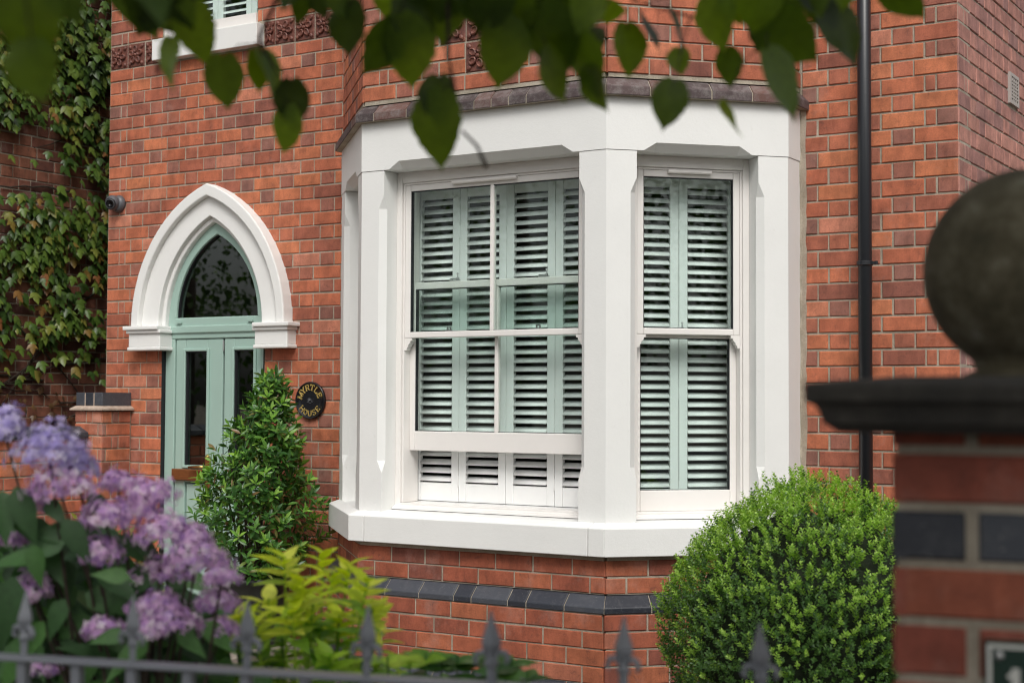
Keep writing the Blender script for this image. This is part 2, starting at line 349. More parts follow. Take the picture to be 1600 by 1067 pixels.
# ================================================================== HOUSE
house = empty('brick_house', (-3, 0, 0), 'red brick house with white stone bay window, pointed arch doorway and mint door', 'house')
GA = .0845                            # course height
BRICKS = []                           # every brick: (frame, s0, s1, z0, z1, is_header, wallpart, material)
def brick_rows(T, wall, z0, z1, zoff, s0, s1, spans=None, mats=(M_ST, M_HD), bond='flemish', anchor='left', joint=.009, st=.2215, hd=.1105):
    """lay one wall face; spans(zmid) gives the free intervals of s at that course"""
    k0 = math.floor((z0-zoff)/GA); k = k0
    while zoff+k*GA < z1-.02:
        za = zoff+k*GA; zb = za+GA; k += 1
        if zb < z0+.02: continue
        A, B = max(za, z0)+joint/2*random.uniform(.6, 1.3), min(zb, z1)-joint/2*random.uniform(.7, 1.4)
        if B-A < .02: continue
        L = s1-s0; cuts = [0]
        if bond == 'flemish':
            seq = [hd, hd*.52] if k % 2 else []
            i = 0
            while cuts[-1] < L:
                if i < len(seq): wdt = seq[i]; 
                else: wdt = st if (i-len(seq)) % 2 == 0 else hd
                cuts.append(cuts[-1]+wdt); i += 1
        else:
            cuts.append(st/2 if k % 2 else st); i = 0
            while cuts[-1] < L:
                i += 1; cuts.append(cuts[-1]+st*random.uniform(.97, 1.02))
        iv = [(cuts[i], cuts[i+1]) for i in range(len(cuts)-1)]
        if anchor == 'right': iv = [(s1-b, s1-a) for a, b in iv]
        else: iv = [(s0+a, s0+b) for a, b in iv]
        for a, b in iv:
            hdr = (b-a) < st*.7
            for f0, f1 in (spans((za+zb)/2) if spans else [(s0, s1)]):
                p, q = max(a, f0, s0), min(b, f1, s1)
                if q-p < .028: continue
                j = random.uniform(-.0012, .0012)
                BRICKS.append((T, p+joint/2+j, q-joint/2+j, A, B, hdr, wall, mats[1] if hdr else mats[0]))
def backing(T, z0, z1, zoff, s0, s1, spans=None, rec=.006, thick=.22, name='wall'):
    gq = G(T)
    if spans is None: gq.box(s0, s1, rec, thick, z0, z1)
    else:
        k = math.floor((z0-zoff)/GA)
        while zoff+k*GA < z1:
            za, zb = max(z0, zoff+k*GA), min(z1, zoff+(k+1)*GA); zm = zoff+(k+.5)*GA; k += 1
            if zb-za < .001: continue
            for a, b in spans(zm):
                a, b = max(a, s0), min(b, s1)
                if b > a: gq.box(a, b, rec, thick, za, zb)
    return gq.obj(name, M_MORTAR, house)

# ---- pointed arch geometry round the door
CX = -4.868
ZS = 2.01
def arch(half, rise, zs=ZS, n=14, cx=CX):
    c = (rise*rise-half*half)/(2*half); r = c+half; a1 = math.acos(-c/r); P = []
    for i in range(n+1):
        a = math.pi-(math.pi-a1)*i/n; P.append((cx+c+r*math.cos(a), zs+r*math.sin(a)))
    return P+[(2*cx-x, z) for x, z in P[-2::-1]]
def arch_half(z, half, rise, zs=ZS):
    if z <= zs: return half
    if z >= zs+rise: return 0
    c = (rise*rise-half*half)/(2*half); r = c+half
    return max(0, math.sqrt(max(0, r*r-(z-zs)**2))-c)
TF = frame((0, 0, 0), (1, 0))          # main front, s = x
XL = -5.862; BAYL, BAYR = -3.641, -.806
UW = (-5.335, -4.52)                   # upper window opening
def left_spans(z):
    iv = [(XL, BAYL)]
    if z < ZS: cut = [(-5.324, -4.428)]
    else:
        h = arch_half(z, .565, .83); cut = [(CX-h, CX+h)] if h > 0 else []
    if z > 3.80 and z < 3.967: cut += [(XL-.1, BAYL+.1)]
    if z > 3.95: cut += [UW]
    for c0, c1 in cut:
        iv = [(p, q) for a, b in iv for p, q in ((a, min(b, c0)), (max(a, c1), b)) if q-p > .001]
    return iv
def left_back(z):
    iv = [(XL, BAYL+.1)]
    if z < ZS: cut = [(-5.324, -4.428)]
    else:
        h = arch_half(z, .55, .81); cut = [(CX-h, CX+h)] if h > 0 else []
    if z > 3.97: cut += [UW]
    for c0, c1 in cut: iv = [(p, q) for a, b in iv for p, q in ((a, min(b, c0)), (max(a, c1), b)) if q-p > .001]
    return iv
ZOL = 1.601
ZTOP = 5.5
wl = backing(TF, 0, ZTOP, ZOL, XL, BAYL+.1, left_back, name='front_wall')
brick_rows(TF, wl, .0, ZTOP, ZOL, XL, BAYL, left_spans)
wr = backing(TF, 0, ZTOP, 1.703, BAYR-.1, -.002, None, name='front_wall')
brick_rows(TF, wr, .0, ZTOP, 1.703, BAYR, 0, None, anchor='right')
TS = frame((0, 0, 0), (0, 1))          # right-hand side wall, s = y
VENT = (.985, 1.185, 3.155, 3.325)
def side_spans(z):
    if VENT[2]-.02 < z < VENT[3]+.02: return [(0, VENT[0]), (VENT[1], 9)]
    return [(0, 9)]
ws = backing(TS, 0, ZTOP, 1.703, .2, 9, None, name='side_wall')
brick_rows(TS, ws, 0, ZTOP, 1.703, 0.0, 4.2, side_spans, (M_SIDE, M_SIDE))
# hidden gable side and back close the mass of the house
gq = G(); gq.box(XL+.002, XL+.22, .23, 9, 0, ZTOP); gq.obj('side_wall', M_NB, house)
gq = G(); gq.box(XL+.23, -.23, 8.78, 9, 0, ZTOP); gq.obj('rear_wall', M_NB, house)
gq = G(); gq.loft([[(XL-.25, -.3, ZTOP), (.25, -.3, ZTOP), (.25, 9.3, ZTOP), (XL-.25, 9.3, ZTOP)], [(XL+1.5, 4.0, ZTOP+3.2), (-1.5, 4.0, ZTOP+3.2), (-1.5, 5, ZTOP+3.2), (XL+1.5, 5, ZTOP+3.2)]]); gq.obj('roof', M_COP, house)
# rooms behind the glass
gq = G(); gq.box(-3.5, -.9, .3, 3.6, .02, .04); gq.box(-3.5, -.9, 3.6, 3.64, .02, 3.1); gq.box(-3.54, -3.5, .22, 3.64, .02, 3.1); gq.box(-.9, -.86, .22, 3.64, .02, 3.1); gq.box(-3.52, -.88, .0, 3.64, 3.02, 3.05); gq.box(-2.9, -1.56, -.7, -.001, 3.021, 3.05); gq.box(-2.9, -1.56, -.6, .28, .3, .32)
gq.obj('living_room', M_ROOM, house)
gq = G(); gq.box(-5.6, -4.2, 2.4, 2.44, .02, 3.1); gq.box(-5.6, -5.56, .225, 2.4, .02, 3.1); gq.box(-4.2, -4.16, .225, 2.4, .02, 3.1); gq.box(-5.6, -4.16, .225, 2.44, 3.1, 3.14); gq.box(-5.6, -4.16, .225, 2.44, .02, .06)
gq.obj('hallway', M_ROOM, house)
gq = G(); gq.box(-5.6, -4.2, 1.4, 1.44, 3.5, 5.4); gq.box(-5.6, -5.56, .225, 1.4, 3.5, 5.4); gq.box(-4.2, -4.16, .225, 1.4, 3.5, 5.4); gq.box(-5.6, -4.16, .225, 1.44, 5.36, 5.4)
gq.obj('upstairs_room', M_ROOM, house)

# ---- bay plan
PF = -.865
PL, PR = (-2.986, PF), (-1.482, PF)
QL, QR = (-3.641, -.21), (-.806, -.189)
LF = PR[0]-PL[0]; LRc = math.hypot(QR[0]-PR[0], QR[1]-PR[1]); LLc = math.hypot(PL[0]-QL[0], PL[1]-QL[1])
TFR = frame((PL[0], PL[1], 0), (1, 0))
TRC = frame((PR[0], PR[1], 0), (1, 1))
TLC = frame((QL[0], QL[1], 0), (1, -1))
TRR = frame((QR[0], QR[1], 0), (0, 1))        # short return, looks right
TLR = frame((QL[0], 0, 0), (0, -1))           # short return, looks left
T22 = math.tan(R(22.5))
def off_face(T, o):
    O = T.O-T.N*o; return frame((O[0], O[1], O[2]), (T.S[0], T.S[1]))
faces = [(TLR, .21, 0, 1), (TLC, LLc, 1, 1), (TFR, LF, 1, 1), (TRC, LRc, 1, 1), (TRR, .189, 1, 0)]
def bay_walls(o, z0, z1, zoff, bond, mats=(M_ST, M_HD), spansf=None):
    """brick skin of the bay pushed out by o"""
    for i, (T, L, ca, cb) in enumerate(faces):
        e = o*T22
        Tq = off_face(T, o); a, b = -e*ca, L+e*cb
        wq = backing(Tq, z0, z1, zoff, a+.012, b-.012, None, thick=.1, name='bay_wall')
        brick_rows(Tq, wq, z0, z1, zoff, a, b, spansf if i == 2 else None, mats, bond, 'right' if i < 2 else 'left')
def up_spans(z):
    c = LF/2
    def cut(a, b): return [(0, a), (b, LF)]
    if 3.39 < z < 3.559: return cut(c-.245, c+.245)
    if 3.221 < z < 3.728: return cut(c-.0815, c+.0815)
    return [(0, LF)]
Z_UP = 3.118
bay_walls(0.0, Z_UP, ZTOP, 3.1365-GA, 'flemish', spansf=up_spans)
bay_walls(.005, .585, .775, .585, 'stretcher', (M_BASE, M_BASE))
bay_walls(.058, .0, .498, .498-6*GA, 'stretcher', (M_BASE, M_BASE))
# individual bricks for the 300 that show largest, the rest joined per wall
def bvis(b):
    T, s0, s1, z0, z1 = b[:5]; c = T((s0+s1)/2, 0, (z0+z1)/2); x, y, d = proj(c)
    if not (-10 < x < 1610 and -10 < y < 1077): return 0
    if x > 1400 and y > 605: return 0
    if (x-1612)**2+(y-425)**2 < 150**2: return 0
    if x > 1060 and y > 830 or (x < 470 and y > 780) or (x < 560 and y > 900): return 0
    n = -T.N; v = (CAM-c); v /= np.linalg.norm(v); ca = v@n
    if ca < .05: return 0
    return (s1-s0)*(z1-z0)*ca/d**2
def make_bricks(blist, parent, limit, depth=.06):
    vis = sorted(range(len(blist)), key=lambda i: -bvis(blist[i]))
    big = set(i for i in vis[:limit] if bvis(blist[i]) > 0); cache = {}; rest = {}
    for i, b in enumerate(blist):
        T, s0, s1, z0, z1, hdr, wall, mt = b
        if i in big:
            key = (round((s1-s0)*250), round((z1-z0)*500), mt.name)
            if key not in cache:
                wq, hq = key[0]/250, key[1]/500; q = G(); q.cbox(-wq/2, wq/2, 0, depth, -hq/2, hq/2, .004); cache[key] = q.mesh('brick', mt)
            o = bpy.data.objects.new('brick', cache[key]); p = T((s0+s1)/2, random.uniform(-.0018, .0018), (z0+z1)/2+random.uniform(-.0012, .0012))
            o.location = p; o.rotation_euler = (random.uniform(-.006, .006), random.uniform(-.006, .006), T.rot+random.uniform(-.006, .006)); put(o, wall if wall is not None else parent)
        else:
            rest.setdefault(0, []).append(b)
    if rest:
        q = G(); names = []
        for b in rest[0]:
            T, s0, s1, z0, z1, hdr, wall, mt = b
            if mt not in names: names.append(mt)
            q.cur = names.index(mt); q.T = T; j = random.uniform(-.0018, .0018); q.cbox(s0, s1, j, depth, z0, z1, .004)
        o = q.obj('brickwork', names, parent); o['kind'] = 'stuff'
make_bricks(BRICKS, house, 300); BRICKS = []

# ---- terracotta rosette tiles
def rosette():
    q = G(); h = .078
    q.cbox(-h, h, .0, .05, -h, h, .004)
    def dome(cx, cz, rx, rz, ang, ht, ring=True):
        n = 9; ca, sa = math.cos(ang), math.sin(ang)
        prof = [(1.0, .004), (.95, -ht*.8), (.72, -ht), (.5, -ht*.55), (.2, -ht*.5)] if ring else [(1, .004), (.85, -ht*.6), (.45, -ht), (.1, -ht*1.05)]
        secs = []
        for rr, y in prof:
            secs.append([(cx+(rr*rx*math.cos(2*math.pi*k/n))*ca-(rr*rz*math.sin(2*math.pi*k/n))*sa, y, cz+(rr*rx*math.cos(2*math.pi*k/n))*sa+(rr*rz*math.sin(2*math.pi*k/n))*ca) for k in range(n)])
        q.loft(secs)
    for k in range(5):
        a = math.pi/2+2*math.pi*k/5; dome(.040*math.cos(a), .040*math.sin(a), .027, .021, a, .016)
    for k in range(4):
        a = math.pi/4+math.pi*k/2; dome(.088*math.cos(a)*.9, .088*math.sin(a)*.9, .018, .014, a, .011, False)
    dome(0, 0, .015, .015, 0, .02, False)
    return q.mesh('terracotta_tile', M_TERRA)
ROS = rosette()
def tile(T, s, z, wall, sx=1.0):
    o = bpy.data.objects.new('terracotta_tile', ROS); o.location = T(s, 0, z); o.rotation_euler = (0, random.choice((0, math.pi/2*1)), T.rot); o.scale = (sx, 1, 1.03); put(o, wall)
zt = (3.80+3.965)/2
for s in (-5.775, -5.611): tile(TF, s, zt, wl)
q_ = bpy.data.objects.new('terracotta_tile', ROS); q_.location = TF(-5.458, 0, zt); q_.scale = (.8, 1, 1); put(q_, wl)
for s in (-4.285, -4.121, -3.957, -3.793): tile(TF, s, zt, wl)
q_ = bpy.data.objects.new('terracotta_tile', ROS); q_.location = TF(-4.412, 0, zt); q_.scale = (.55, 1, 1); put(q_, wl)
c = LF/2
for s, z in ((c, 3.4745), (c-.163, 3.4745), (c+.163, 3.4745), (c, 3.3055), (c, 3.6435)): tile(TFR, s, z, house)
# mortar bed behind the tile band
gq = G(TF); gq.box(XL+.005, -5.40, .012, .03, 3.795, 3.972); gq.box(-4.47, BAYL, .012, .03, 3.795, 3.972); gq.obj('mortar_bed', M_MORTAR, house)

# ---- bay stonework
ZLB, ZLT = 2.758, 3.02
OPEN = {'F': (.149, LF-.152), 'R': (.157, .796), 'L': (LLc-.796+.03, LLc-.157)}
lint = G()
def lintel_run(T, L, ca, cb, op):
    ta = T22*(1 if ca else 0); tb = T22*(1 if cb else 0); TH = .24; lint.T = T
    P = -.003
    def sec(s, c, end=0):
        pts = [(P, ZLT), (P, ZLB+c), (P+max(c, .001), ZLB), (TH, ZLB), (TH, ZLT)]
        return [(s+(d*ta if end < 0 else -d*tb if end > 0 else 0), d, z) for d, z in pts]
    if op: secs = [sec(0, .001, -1), sec(op[0]+.035, .001), sec(op[0]+.10, .042), sec(op[1]-.10, .042), sec(op[1]-.035, .001), sec(L, .001, 1)]
    else: secs = [sec(0, .001, -1), sec(L, .001, 1)]
    lint.loft(secs)
lintel_run(TLR, .21, 0, 1, None); lintel_run(TLC, LLc, 1, 1, OPEN['L']); lintel_run(TFR, LF, 1, 1, OPEN['F']); lintel_run(TRC, LRc, 1, 1, OPEN['R']); lintel_run(TRR, .189, 1, 0, None)
lint.obj('stone_lintel', M_STONE, house)
CH = .032; ZP0 = .90; ZSECT = [(ZP0, .0006), (1.135, .0006), (1.20, CH), (2.551, CH), (2.552, CH), (2.623, .0006), (ZLB-.002, .0006)]
def pier(polyf, name='stone_pier'):
    q = G(); q.loft([[tuple(p[:2])+(z,) for p in polyf(cc)] for z, cc in ZSECT]); return q.obj(name, M_STONE, house)
RD = .17
def mitre(Ta, La, Tb, d):       # inner corner at depth d between end of face a and start of face b
    return Ta(La-d*T22, d, 0)
pier(lambda c: [TFR(OPEN['F'][1]+c, 0, 0), TFR(LF, 0, 0), TRC(OPEN['R'][0]-c, 0, 0), TRC(OPEN['R'][0], c, 0), TRC(OPEN['R'][0], RD, 0), mitre(TFR, LF, TRC, RD), TFR(OPEN['F'][1], RD, 0), TFR(OPEN['F'][1], c, 0)])
pier(lambda c: [TLC(OPEN['L'][1]+c, 0, 0), TLC(LLc, 0, 0), TFR(OPEN['F'][0]-c, 0, 0), TFR(OPEN['F'][0], c, 0), TFR(OPEN['F'][0], RD, 0), mitre(TLC, LLc, TFR, RD), TLC(OPEN['L'][1], RD, 0), TLC(OPEN['L'][1], c, 0)])
pier(lambda c: [TRC(OPEN['R'][1]+c, 0, 0), TRC(LRc, 0, 0), TRR(.188, 0, 0), TRR(.188, .1, 0), TRC(OPEN['R'][1], RD, 0), TRC(OPEN['R'][1], c, 0)])
pier(lambda c: [TLR(.001, 0, 0), TLC(0, 0, 0), TLC(OPEN['L'][0]-c, 0, 0), TLC(OPEN['L'][0], c, 0), TLC(OPEN['L'][0], RD, 0), TLR(.001, .1, 0)])
# sill stones: sloping top, 6 cm proud, split where the photograph shows joints
def sill(T, L, ca, cb, s0=None, s1=None):
    o = .06; q = G(T); prof = [(-o, .772), (-o, .909), (.0, .931), (.26, .945), (.26, .772)]
    def sec(s, end): return [(s+(d*T22*ca if end < 0 else -d*T22*cb if end > 0 else 0), d, z) for d, z in prof]
    q.loft([sec(0 if s0 is None else s0, -1 if s0 is None else 0), sec(L if s1 is None else s1, 1 if s1 is None else 0)]); q.obj('sill_stone', M_STONE, house, bevel=.004)
ja, jb = onY(568, 820, PF-.06)[0]-PL[0], onY(918, 840, PF-.06)[0]-PL[0]
sill(TLR, .21, 0, 1); sill(TLC, LLc, 1, 1); sill(TFR, LF, 1, 1, None, ja-.0015); sill(TFR, LF, 1, 1, ja+.0015, jb-.0015); sill(TFR, LF, 1, 1, jb+.0015, None); sill(TRC, LRc, 1, 1); sill(TRR, .189, 1, 0)
# courses of special bricks: coping above the lintel, sloping blue plinth below, blue footing course
def special_course(o, prof, mat, name, lens, seed):
    rr = random.Random(seed); prof2 = prof
    for T, L, ca, cb in faces:
        s = 0.0; first = True
        while s < L-1e-6:
            wv = rr.choice(lens); e = min(L, s+wv); 
            if L-e < .06: e = L
            ga = .003 if s > 0 else .0015; gb = .003 if e < L else .0015
            q = G(T); a, b = s+ga, e-gb
            def sec(x, end): return [(x+(d*T22*ca if end < 0 else -d*T22*cb if end > 0 else 0), d, z) for d, z in prof2]
            q.loft([sec(a, -1 if s == 0 else 0), sec(b, 1 if e >= L else 0)])
            q.obj(name, mat, house, bevel=.004); s = e
    q = G()
    for T, L, ca, cb in faces:          # bed of mortar that shows in the joints
        q.T = T; mm = [(d+.005 if d < .02 else d, z-.004 if i > 0 else z) for i, (d, z) in enumerate(prof2)]
        q.loft([[(0+d*T22*ca, d, z) for d, z in mm], [(L-d*T22*cb, d, z) for d, z in mm]])
    q.obj('mortar_bed', M_MORTAR, house)
special_course(.04, [(-.042, 3.022), (-.042, 3.066), (.004, 3.112), (.08, 3.112), (.08, 3.022)], M_COP, 'coping_brick', (.215, .215, .215, .105), 3)
special_course(.06, [(-.060, .500), (-.060, .528), (-.006, .582), (.06, .582), (.06, .500)], M_BLUE, 'plinth_brick', (.218, .218, .218, .108), 5)
special_course(.09, [(-.105, .085), (-.105, .116), (-.058, .160), (.0, .160), (.0, .085)], M_BLUE, 'plinth_brick', (.22, .22, .11), 8)
# uneven mortar fillet between the bay and the front wall
q = G(); fv = []; zz = .95
while zz < ZLT+.05:
    fv.append((zz, .026+random.uniform(-.006, .006), .012+random.uniform(-.004, .004))); zz += .05
q.loft([[(BAYR-.01, -a*.3, z), (BAYR+b+.012, -.001, z), (BAYR+.01, -a-.004, z), (BAYR-.01, -a-.002, z)] for z, a, b in fv]); q.obj('mortar_fillet', M_MORTAR, house)

# ---- sash windows and shutters
ZF0, ZF1 = .945, ZLB
def sash_window(T, op, raised, bar, main=True):
    a, b = op; TT = frame(T(a, 0, 0), (T.S[0], T.S[1])); W = b-a
    q = G(TT)
    d0, d1 = .12, .27
    # box frame in steps, head and bottom board
    for s0, s1 in ((0, .034), (W-.034, W)): q.box(s0, s1, d0, d1, ZF0, ZF1)
    q.box(.034, W-.034, d0+.001, d1, 2.70, ZF1); q.box(.034, W-.034, d0-.002, d1, ZF0-.01, .972)
    for s0, s1 in ((.034, .046), (W-.046, W-.034)): q.box(s0, s1, d0+.012, d1, .973, 2.70)
    q.box(.046, W-.046, d0+.012, d1, 2.688, 2.70)
    win = q.obj('sash_window', M_UPVC, house, bevel=.003)
    q = G(TT)                                       # staff bead and sloping drip at the sill
    q.loft([[(.002, d0-.03, .94), (.002, d0-.028, .951), (.002, d0, .962), (.002, d0, .94)], [(W-.002, d0-.03, .94), (W-.002, d0-.028, .951), (W-.002, d0, .962), (W-.002, d0, .94)]])
    q.obj('sill_drip', M_UPVC, win)
    def sash(d, z0, z1, top, bot, nm):
        q = G(TT); x0, x1 = .046, W-.046; st = .034
        q.box(x0, x0+st, d, d+.042, z0, z1); q.box(x1-st, x1, d, d+.042, z0, z1)
        q.box(x0+st, x1-st, d+.001, d+.042, z1-top, z1); q.box(x0+st, x1-st, d-.001, d+.042, z0, z0+bot)
        o = q.obj(nm, M_UPVC, win, bevel=.004)
        q = G(TT)                                   # black glazing gasket
        gx0, gx1, gz0, gz1 = x0+st, x1-st, z0+bot, z1-top
        q.box(gx0, gx0+.0035, d+.006, d+.03, gz0, gz1); q.box(gx1-.0035, gx1, d+.006, d+.03, gz0, gz1)
        q.box(gx0+.0035, gx1-.0035, d+.006, d+.03, gz1-.0035, gz1); q.box(gx0+.0035, gx1-.0035, d+.006, d+.03, gz0, gz0+.0025)
        q.obj('glazing_gasket', M_DARKSEAL, win)
        cuts = [gx0, gx1] if not bar else [gx0, (gx0+gx1)/2, gx1]
        for i in range(len(cuts)-1):
            q = G(TT); q.box(cuts[i]+.001, cuts[i+1]-.001, d+.014, d+.018, gz0+.001, gz1-.001); q.obj('pane', M_GLASS, win)
        if bar:
            q = G(TT); cc = (gx0+gx1)/2; q.box(cc-.0105, cc+.0105, d+.001, d+.032, gz0, gz1); q.obj('glazing_bar', M_UPVC, win, bevel=.003)
        return o
    zu = 1.859
    sash(.136, zu, 2.688, .034, .032, 'upper_sash')
    lo = .972+raised
    sash(.186, lo, lo+.91, .038, .105, 'lower_sash')
    for sx, sg in ((.046, 1), (W-.046, -1)):        # decorative sash horns under the meeting rail
        q = G(TT); pr = [(0, 0), (.048, 0), (.047, -.014), (.036, -.016), (.036, -.024), (.030, -.032), (.022, -.038), (.022, -.046), (.014, -.054), (.012, -.066), (0, -.066)]
        q.loft([[(sx+sg*x, dd, zu+z) for x, z in pr] for dd in (.137, .172)]); q.obj('sash_horn', M_UPVC, win)
    q = G(TT); c = W*.5-(.04 if bar else 0)          # trickle vent over the glass
    hw = .20 if bar else .115
    q.loft([[(c-hw, .138, 2.672), (c-hw, .118, 2.672), (c-hw, .114, 2.678), (c-hw, .114, 2.688), (c-hw, .138, 2.690)], [(c+hw, .138, 2.672), (c+hw, .118, 2.672), (c+hw, .114, 2.678), (c+hw, .114, 2.688), (c+hw, .138, 2.690)]])
    q.obj('trickle_vent', M_UPVC, win)
    for cx_ in ((.27, .73) if bar else (.46,)):       # fasteners on the meeting rails
        q = G(TT); s = W*cx_; zl = lo+.91
        q.box(s-.028, s+.028, .196, .222, zl+.001, zl+.006); q.lathe([(.009, .0), (.009, .012), (.004, .014), (.003, .03), (.007, .034), (.003, .04)], (s+.016, .208, zl+.006), 8); q.box(s-.03, s+.012, .204, .212, zl+.011, zl+.016)
        q.obj('sash_fastener', M_STEEL, win)
        if raised:
            q = G(TT); q.box(s-.017, s+.017, .144, .164, 1.892, 1.897); q.box(s-.012, s-.006, .15, .158, 1.897, 1.909); q.box(s+.006, s+.012, .15, .158, 1.897, 1.909); q.box(s-.012, s+.012, .15, .158, 1.909, 1.914); q.obj('sash_keep', M_STEEL, win)
    # plantation shutters behind
    npan = 4 if bar else 2; ds = .285; x0, x1 = 0.002, W-.002; pw = (x1-x0)/npan; SZ0, SZ1 = .978, 2.70
    slats = {}
    for k in range(npan):
        p0, p1 = x0+k*pw+.0012, x0+(k+1)*pw-.0012; st = .046
        q = G(TT)
        q.box(p0, p0+st, ds, ds+.028, SZ0, SZ1); q.box(p1-st, p1, ds, ds+.028, SZ0, SZ1)
        q.box(p0+st, p1-st, ds+.002, ds+.026, SZ0, SZ0+.10); q.box(p0+st, p1-st, ds+.002, ds+.026, SZ1-.075, SZ1)
        pan = q.obj('shutter_panel', M_SHUT, house, bevel=.003)
        q = G(TT)
        if k % 2 == 1:
            for zz in (1.06, 1.53, 2.4): q.lathe([(.004, 0), (.004, .06)], (p0-.001, ds-.002, zz), 6)
            if q.v: q.obj('hinge', M_SHUT, pan)
        z = SZ0+.10+.022; L = p1-p0-2*st-.004; key = round(L, 4)
        if key not in slats:
            s_ = G(); tl = R(38); n = 8; pr = []
            for i in range(n):
                t = 2*math.pi*i/n; u_, v_ = .0245*math.cos(t), .0045*math.sin(t)
                pr.append((u_*math.cos(tl)+v_*math.sin(tl), u_*math.sin(tl)-v_*math.cos(tl)))   # outer edge (low d) hangs lower
            s_.loft([[(-L/2, dd, zz) for dd, zz in pr], [(L/2, dd, zz) for dd, zz in pr]]); slats[key] = s_.mesh('slat', M_SHUT)
            slats[key].polygons.foreach_set('use_smooth', [len(p.vertices) == 4 for p in slats[key].polygons])
        while z < SZ1-.08:
            o = bpy.data.objects.new('slat', slats[key]); o.location = TT((p0+p1)/2, ds+.014, z); o.rotation_euler = (0, random.uniform(-.002, .002), TT.rot); put(o, pan); z += .0455
    q = G(TT); q.box(-.06, 0.0, ds-.004, ds+.06, .9, 2.75); q.box(W, W+.06, ds-.004, ds+.06, .9, 2.75); q.box(-.06, W+.06, ds-.004, ds+.06, 2.703, 2.77); q.box(-.06, W+.06, ds-.004, ds+.06, .90, .975)
    q.obj('shutter_frame', M_SHUT, house)
sash_window(TFR, OPEN['F'], .28, True); sash_window(TRC, OPEN['R'], 0, False); sash_window(TLC, OPEN['L'], 0, False)

# ---- upper window above the door: sill, frame and shutters, mostly out of frame
gq = G(TF); gq.box(-5.40, -4.466, -.062, .15, 3.807, 3.95); gq.obj('upper_sill', M_STONE, house, bevel=.004)
gq = G(TF); gq.box(UW[0], UW[1], -.01, .1, 3.951, 4.03); gq.box(UW[0], UW[0]+.05, .02, .1, 4.03, 5.3); gq.box(UW[1]-.012, UW[1], .02, .1, 4.03, 5.3); gq.box(UW[0], UW[1], .02, .1, 5.3, 5.4); uwn = gq.obj('upper_window', M_UPVC, house)
gq = G(TF); gq.box(UW[0]+.05, UW[1]-.012, .06, .064, 4.03, 5.3); gq.obj('pane', M_GLASS, uwn)
for a, b in ((-4.69, -4.535), (-4.99, -4.694), (-5.285, -4.994)):
    gq = G(TF); gq.box(a, a+.045, .14, .166, 4.0, 5.3); gq.box(b-.045, b, .14, .166, 4.0, 5.3); gq.box(a, b, .142, .164, 4.0, 4.045); gq.box(a, b, .142, .164, 5.2, 5.3); pan = gq.obj('shutter_panel', M_SHUT, house)
    z = 4.075
    while z < 5.2:
        gq = G(TF); tl = R(38); L = b-a-.094; pr = [(.0245*math.cos(t)*math.cos(tl)+.0045*math.sin(t)*math.sin(tl)+.153, .0245*math.cos(t)*math.sin(tl)-.0045*math.sin(t)*math.cos(tl)+z) for t in [2*math.pi*i/6 for i in range(6)]]
        gq.loft([[(a+.047, d, zz) for d, zz in pr], [(b-.047, d, zz) for d, zz in pr]]); gq.obj('slat', M_SHUT, pan); z += .0455

# ---- doorway
def band(outer, inner, y0, y1, q, chamf=0):
    n = len(outer)
    vs = [(x, y0, z) for x, z in outer]+[(x, y0, z) for x, z in inner]+[(x, y1, z) for x, z in outer]+[(x, y1, z) for x, z in inner]; fs = []
    for i in range(n-1):
        fs += [(i, i+1, n+i+1, n+i), (2*n+i, 2*n+i+1, i+1, i), (n+i, n+i+1, 3*n+i+1, 3*n+i), (2*n+i+1, 2*n+i, 3*n+i, 3*n+i+1)]
    fs += [(0, n, 3*n, 2*n), (n-1, 3*n-1, 4*n-1, 2*n-1)]
    q.add(vs, fs)
door = None
q = G(); band(arch(.672, .925), arch(.605, .845), -.085, .03, q); q.obj('hood_mould', M_STONE, house, bevel=.008)
q = G(); band(arch(.606, .846), arch(.455, .715), -.045, .10, q); q.obj('stone_arch', M_STONE, house, bevel=.006)
q = G(); band(arch(.457, .717), arch(.425, .68), -.012, .10, q); q.obj('arch_reveal', M_STONE, house, bevel=.01)
for sx, x0, x1 in ((-1, -5.555, -5.265), (1, -4.435, -4.165)):
    q = G()
    inx, outx = (x1, x0) if sx < 0 else (x0, x1)
    q.box(x0-(.03 if sx < 0 else -.0), x1+(.0 if sx < 0 else .03), -.115, .06, 1.985, ZS+.002); q.box(x0-.012, x1+.012, -.10, .06, 1.962, 1.985); q.box(x0+.0, x1-.0, -.085, .06, 1.872, 1.962); q.box(x0-.008, x1+.008, -.092, .06, 1.848, 1.872)
    q.obj('impost', M_STONE, house, bevel=.006)
# mint frame, fanlight
YD = .03
q = G(); band(arch(.446, .70, n=14), arch(.358, .545, zs=2.066, n=14), YD-.005, YD+.07, q); fan = q.obj('door_frame', M_MINT, house, bevel=.006)
q = G(); q.box(-5.322, -4.430, YD-.004, YD+.07, 1.925, 2.066); q.box(-5.322, -4.430, YD-.016, YD+.02, 1.962, 2.012); q.box(-5.322, -5.236, YD-.002, YD+.07, .15, 1.925); q.box(-4.476, -4.430, YD-.002, YD+.07, .15, 1.925); q.obj('frame_rail', M_MINT, fan, bevel=.007)
ip = arch(.357, .544, zs=2.067)
q = G(); q.loft([[(x, YD+.028, z) for x, z in ip], [(x, YD+.033, z) for x, z in ip]]); q.obj('pane', M_DGLASS, fan)
q = G(); band(arch(.359, .546, zs=2.066), arch(.352, .535, zs=2.069), YD+.012, YD+.03, q); q.obj('glazing_gasket', M_DARKSEAL, fan)
for xx in (-5.19, -4.56):
    q = G(); q.box(xx-.022, xx+.022, YD-.022, YD-.01, 2.028, 2.038); q.obj('drain_cap', M_MINT, fan)
